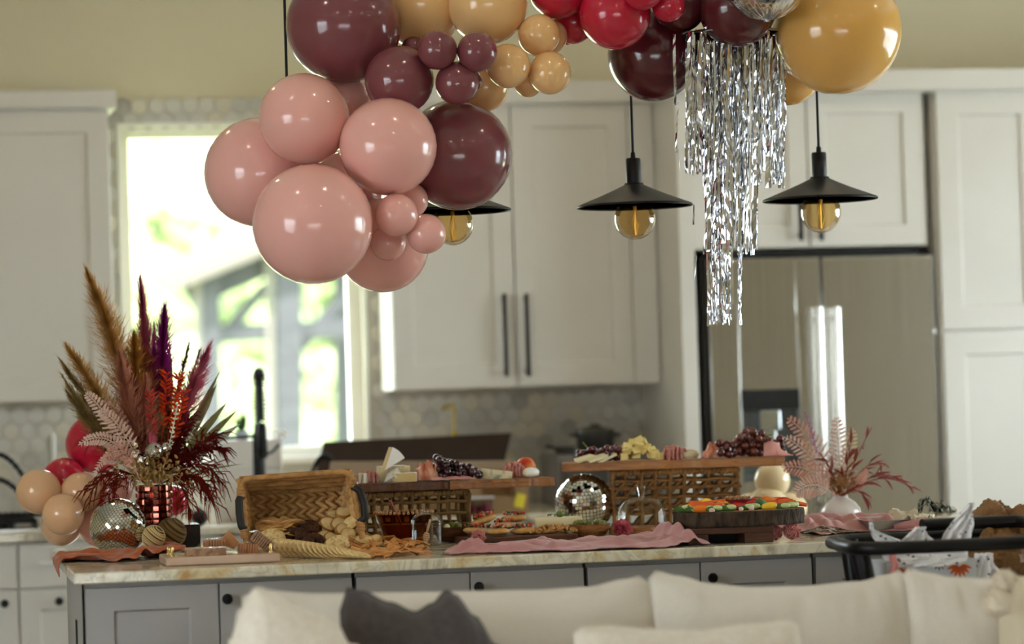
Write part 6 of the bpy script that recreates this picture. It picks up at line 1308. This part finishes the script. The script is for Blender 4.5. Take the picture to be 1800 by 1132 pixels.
def tissue_mat():
    m = mat('dotted_tissue', '#f2f0f1', .7); n = m.node_tree.nodes; L = m.node_tree.links; tc = n.new('ShaderNodeTexCoord'); mp = n.new('ShaderNodeMapping'); mp.inputs['Scale'].default_value = (1, 1, 1.5); v = n.new('ShaderNodeTexVoronoi'); v.inputs['Scale'].default_value = 42; cr = n.new('ShaderNodeValToRGB')
    cr.color_ramp.elements[0].position = .17; cr.color_ramp.elements[0].color = (1, 1, 1, 1); cr.color_ramp.elements[1].position = .22; cr.color_ramp.elements[1].color = (0, 0, 0, 1); hs = n.new('ShaderNodeValToRGB'); e = hs.color_ramp.elements; e[0].color = rgb('#2e2c34'); e[1].color = rgb('#c9ab6a'); x = e.new(.55); x.color = rgb('#5a5548'); hs.color_ramp.interpolation = 'CONSTANT'
    sp_ = n.new('ShaderNodeSeparateColor'); L.new(tc.outputs['Object'], mp.inputs[0]); L.new(mp.outputs[0], v.inputs['Vector']); L.new(v.outputs['Distance'], cr.inputs[0]); L.new(v.outputs['Color'], sp_.inputs[0]); L.new(sp_.outputs[0], hs.inputs[0]); mx = n.new('ShaderNodeMixRGB'); L.new(cr.outputs[0], mx.inputs[0]); mx.inputs[1].default_value = rgb('#f2f0f1'); L.new(hs.outputs[0], mx.inputs[2]); L.new(mx.outputs[0], n['Principled BSDF'].inputs['Base Color']); return m
m_tis = tissue_mat()
def tissue(label, outline, Y, seed, depth=.05):
    """tissue sheet: spine of (px left, px right, py) rows from top to bottom, creased in depth"""
    n = len(outline)-1; rows = [(at(l, y, Y), at(r, y, Y)) for l, r, y in outline]; o0 = rows[-1][0]
    def fn(u, v):
        k = min(n-1, int(v*n)); f = v*n-k; l = rows[k][0].lerp(rows[k+1][0], f); r = rows[k][1].lerp(rows[k+1][1], f); p = l.lerp(r, u); return p-o0+V(0, depth*(abs(((u*3+v+seed) % 1)-.5)-.25)+.015*fbm(u*2, v*2, seed), .002*fbm(u*6, v*6, seed))
    o = obj('tissue_paper', M().grid(18, 16, fn), m_tis, loc=o0, smooth=20, solid=.0008); return tag(o, label, 'tissue paper')
tissue('dotted tissue paper peak rising above the black rail', [(1706, 1711, 884), (1690, 1710, 900), (1674, 1709, 916), (1658, 1708, 935), (1650, 1706, 962), (1640, 1700, 990)], GYb+.03, 1)
tissue('dotted tissue paper lump left of the peak behind the black rail', [(1612, 1628, 926), (1594, 1632, 940), (1580, 1640, 950), (1570, 1652, 970), (1566, 1660, 985)], GYb+.02, 2)
tissue('dotted tissue paper spilling over the front of the gift bag', [(1552, 1700, 970), (1552, 1704, 980), (1558, 1690, 990), (1572, 1660, 996)], GYb-.02, 3, .03)
tissue('dotted tissue paper hanging at the right side of the gift bag', [(1716, 1748, 972), (1712, 1746, 990), (1706, 1756, 1006), (1706, 1760, 1026)], GYb+.02, 4, .04)
tissue('loop of dotted tissue at the left corner of the black rail', [(1528, 1534, 918), (1528, 1536, 930), (1532, 1556, 940), (1540, 1590, 952)], GYb+.06, 5, .02)
c_ = at(1571, 986, GYb-.03); o = obj('gift_ribbon', M().tube([(0, 0, .035), (-.004, -.004, .015), (.003, 0, -.01), (-.003, .002, -.04)], .009, 10), mat('ribbon_pink', '#d98a86', .6), loc=c_, smooth=60); tag(o, 'pink ribbon curl hanging over the gift bag front', 'ribbon')
# crumpled brown paper bags behind the stool
m_bpb = mat('brown_paper', '#8a6236', .75, col2='#76522c', scale=6)
def paper_lump(label, px, py, rx, ry, Y, seed):
    c = at(px, py, Y); s = ppm(c); t = thing('paper_bag', label, 'paper bag', c)
    def f(p): return 1+.26*fbm(p.x*1.3+seed, p.y*1.3, p.z*1.3)+.24*abs(fbm(p.x*2.6, p.y*2.6+seed, p.z*2.6))-.10*abs(fbm(p.x*6, p.y*6+seed, p.z*6))
    obj('crumpled_body', M().ell((0, 0, 0), (rx/s, .10, ry/s), None, 40, 28, f), m_bpb, t, smooth=14); return t
paper_lump('crumpled brown paper bag peak behind the black crest rail', 1748, 915, 34, 32, SY+.5, 1.3); paper_lump('brown paper bag at the right frame edge behind the stool', 1800, 940, 34, 46, SY+.42, 4.1); paper_lump('crumpled brown paper below the black rail at the right', 1755, 985, 52, 52, SY+.36, 7.7); paper_lump('low crumpled brown paper left of the bag peak', 1712, 934, 30, 14, SY+.52, 9.2)
# ------------------------------------------------------------------ sofa, back cushions and throw pillows
m_lin = mat('oat_linen', '#e2d9cc', .9, col2='#d6cdbf', scale=120, stretch=(6, 6, 1), bump=.12, bscale=260, sheen=.2); m_cream = mat('cream_linen', '#e9dfd0', .9, col2='#dfd4c3', scale=60, bump=.1, bscale=200, sheen=.2); m_grey = mat('charcoal_linen', '#4d4542', .9, col2='#423a38', scale=60, bump=.12, bscale=220, sheen=.15)
Ys = 6.95
sx0 = at(300, 1100, Ys).x; sx1 = at(1900, 1100, Ys).x
t = thing('sofa', 'oat linen sofa facing away from the kitchen island', 'sofa', (sx0, Ys, 0)); w = sx1-sx0
obj('seat_base', M().span((0, -.95, .08), (w, .18, .39)), m_lin, t, bev=.03); obj('back_frame', M().span((0, .19, .08), (w, .27, .72)), m_lin, t, bev=.04); obj('arm', M().span((w-.02, -.95, .08), (w+.2, .24, .62)), m_lin, t, bev=.05); obj('seat_cushion', M().span((.01, -.92, .395), (w*.5, .17, .475)), m_lin, t, bev=.03); obj('seat_cushion', M().span((w*.5+.005, -.92, .395), (w-.03, .17, .475)), m_lin, t, bev=.03)
for x in (.08, w-.1):
    for y in (-.85, .15): obj('leg', M().lathe([(.025, .08), (.018, 0), (0, 0)], 12, (x, y, 0)), m_walnut, t)
def cushion(name, label, top, x0, x1, Y, h, d, material, tilt=-8, seam=True, ears=.0, cat='cushion', wr=.010, seed=1, ntop=26):
    """stuffed cushion whose upper edge follows top(px) pixels along x0..x1 at depth Y"""
    A0, A1 = at(x0, top(x0), Y), at(x1, top(x1), Y); zb__ = min(A0.z, A1.z)-h; c = V((A0.x+A1.x)/2, Y, zb__); t = thing(name, label, cat, c, (radians(tilt), 0, 0))
    tl = cos(radians(tilt))
    def edge(u, v):
        px = x0+(x1-x0)*u; q = at(px, top(px), Y); z1 = (q.z-zb__)/tl; cu = 2*u-1; bow = .014*(1-(2*v-1)**2)
        return V(q.x-c.x+bow*cu, 0, z1*v)
    def prof(u, v): return (max(0, 1-abs(2*u-1)**2.8)**.55)*(max(0, 1-abs(2*v-1)**2.8)**.55)
    def sidef(sg):
        def fn(u, v):
            p = edge(u, v); k = prof(u, v); wrk = wr*fbm(u*9+seed, v*3, seed)*(1-k*.5)+wr*2.2*fbm(u*26, v*1.6+seed, seed)*max(0, v-.62)*2.6*(1-.7*k)
            wrk += wr*.8*fbm(u*3, v*3, seed+5)
            return (p.x, sg*(d/2*k+.004)+(wrk*sg if 0 < u < 1 and 0 < v < 1 else 0), p.z)
        return fn
    m = M().grid(40, ntop, sidef(-1)); k = len(m.v); m2 = M().grid(40, ntop, sidef(1)); m.add(m2.v, [f[::-1] for f in m2.f])
    n2 = ntop+1; bd = [(i*n2+ntop) for i in range(41)]+[40*n2+j for j in range(ntop-1, -1, -1)]+[i*n2 for i in range(39, -1, -1)]+[j for j in range(1, ntop+1)]
    for i in range(len(bd)-1): m.f.append((bd[i], bd[i+1], bd[i+1]+k, bd[i]+k))
    obj('cover', m, material, t, smooth=180, sub=1)
    if seam:
        P = [edge(u/40, 1) for u in range(41)]; obj('piping', M().tube([P[0]-V(0, 0, .12)]+P+[P[-1]-V(0, 0, .12)], .0035, 6), material, t, smooth=60)
    return t
def interp(pts):
    def f(x):
        if x <= pts[0][0]: return pts[0][1]
        for (a, b), (c, d) in zip(pts, pts[1:]):
            if x <= c: k = (x-a)/(c-a); k = k*k*(3-2*k); return b+(d-b)*k
        return pts[-1][1]
    return f
cushion('back_cushion', 'long oat linen back cushion behind the dark grey pillow', interp([(432, 1052), (460, 1042), (560, 1048), (700, 1046), (850, 1043), (950, 1041), (1040, 1036), (1110, 1022), (1142, 1015), (1150, 1028)]), 432, 1150, Ys+.02, .39, .19, m_lin, seed=1)
cushion('back_cushion', 'oat linen back cushion in the middle, before the island cabinets', interp([(1153, 1020), (1160, 1007), (1200, 1016), (1260, 1030), (1330, 1036), (1420, 1034), (1520, 1026), (1575, 1014), (1598, 1004), (1603, 1014)]), 1152, 1603, Ys+.02, .39, .19, m_lin, seed=4)
cushion('back_cushion', 'oat linen back cushion at the right below the gift bag', interp([(1602, 1014), (1608, 1002), (1640, 1010), (1680, 1018), (1740, 1020), (1790, 1018), (1900, 1010)]), 1603, 1900, Ys-.0, .39, .19, m_lin, seed=7)
cushion('throw_pillow', 'charcoal grey throw pillow on the sofa with two pointed corners', interp([(614, 1080), (624, 1040), (650, 1046), (700, 1066), (745, 1083), (775, 1068), (803, 1044), (815, 1052), (850, 1090), (885, 1140)]), 612, 890, Ys-.24, .38, .16, m_grey, -14, True, cat='pillow', wr=.004, seed=9)
cushion('throw_pillow', 'cream white throw pillow at the left end of the sofa', interp([(418, 1130), (432, 1078), (462, 1040), (490, 1046), (530, 1068), (570, 1085), (600, 1100), (625, 1140)]), 412, 640, Ys-.38, .37, .17, m_cream, -14, True, cat='pillow', wr=.004, seed=12)
cushion('throw_pillow', 'white lumbar pillow in front of the middle back cushion', interp([(1024, 1118), (1030, 1108), (1080, 1106), (1160, 1112), (1240, 1114), (1330, 1102), (1400, 1097), (1416, 1098)]), 1024, 1418, Ys-.40, .31, .14, m_cream, -14, True, cat='pillow', wr=.003, seed=15)
cushion('throw_pillow', 'cream pillow with a pom pom at the right frame edge', interp([(1778, 1040), (1788, 1014), (1830, 1020), (2000, 1010)]), 1776, 2000, Ys-.2, .40, .18, mat('sand_linen', '#d8cbb0', .9, sheen=.2), -10, True, cat='pillow', wr=.003, seed=19)
pp = at(1757, 1056, Ys-.26); t = thing('pom_pom', 'fluffy cream pom pom tassel hanging on the right pillow corner', 'pom pom', pp); m = M(); R_ = random.Random(6)
for cx_, cz_, rr_ in ((0, 0, .040), (.016, .045, .030)):
    m.ell((cx_, 0, cz_), rr_*.86, None, 14, 10)
    for i in range(500):
        d = V(R_.gauss(0, 1), R_.gauss(0, 1), R_.gauss(0, 1)).normalized(); b_ = d.orthogonal().normalized()*.0016; p_ = V(cx_, 0, cz_)+d*rr_*.6; e_ = V(cx_, 0, cz_)+d*rr_*R_.uniform(.9, 1.15); m.add([p_-b_, p_+b_, e_+b_, e_-b_], [(0, 1, 2, 3)])
obj('yarn', m, mat('pom_yarn', '#e9ddc9', .95), t, kind='stuff'); obj('cord', M().tube([(.008, .01, .03), (.02, .03, .062)], .004, 6), mat('pom_yarn', '#ddd0bb'), t)
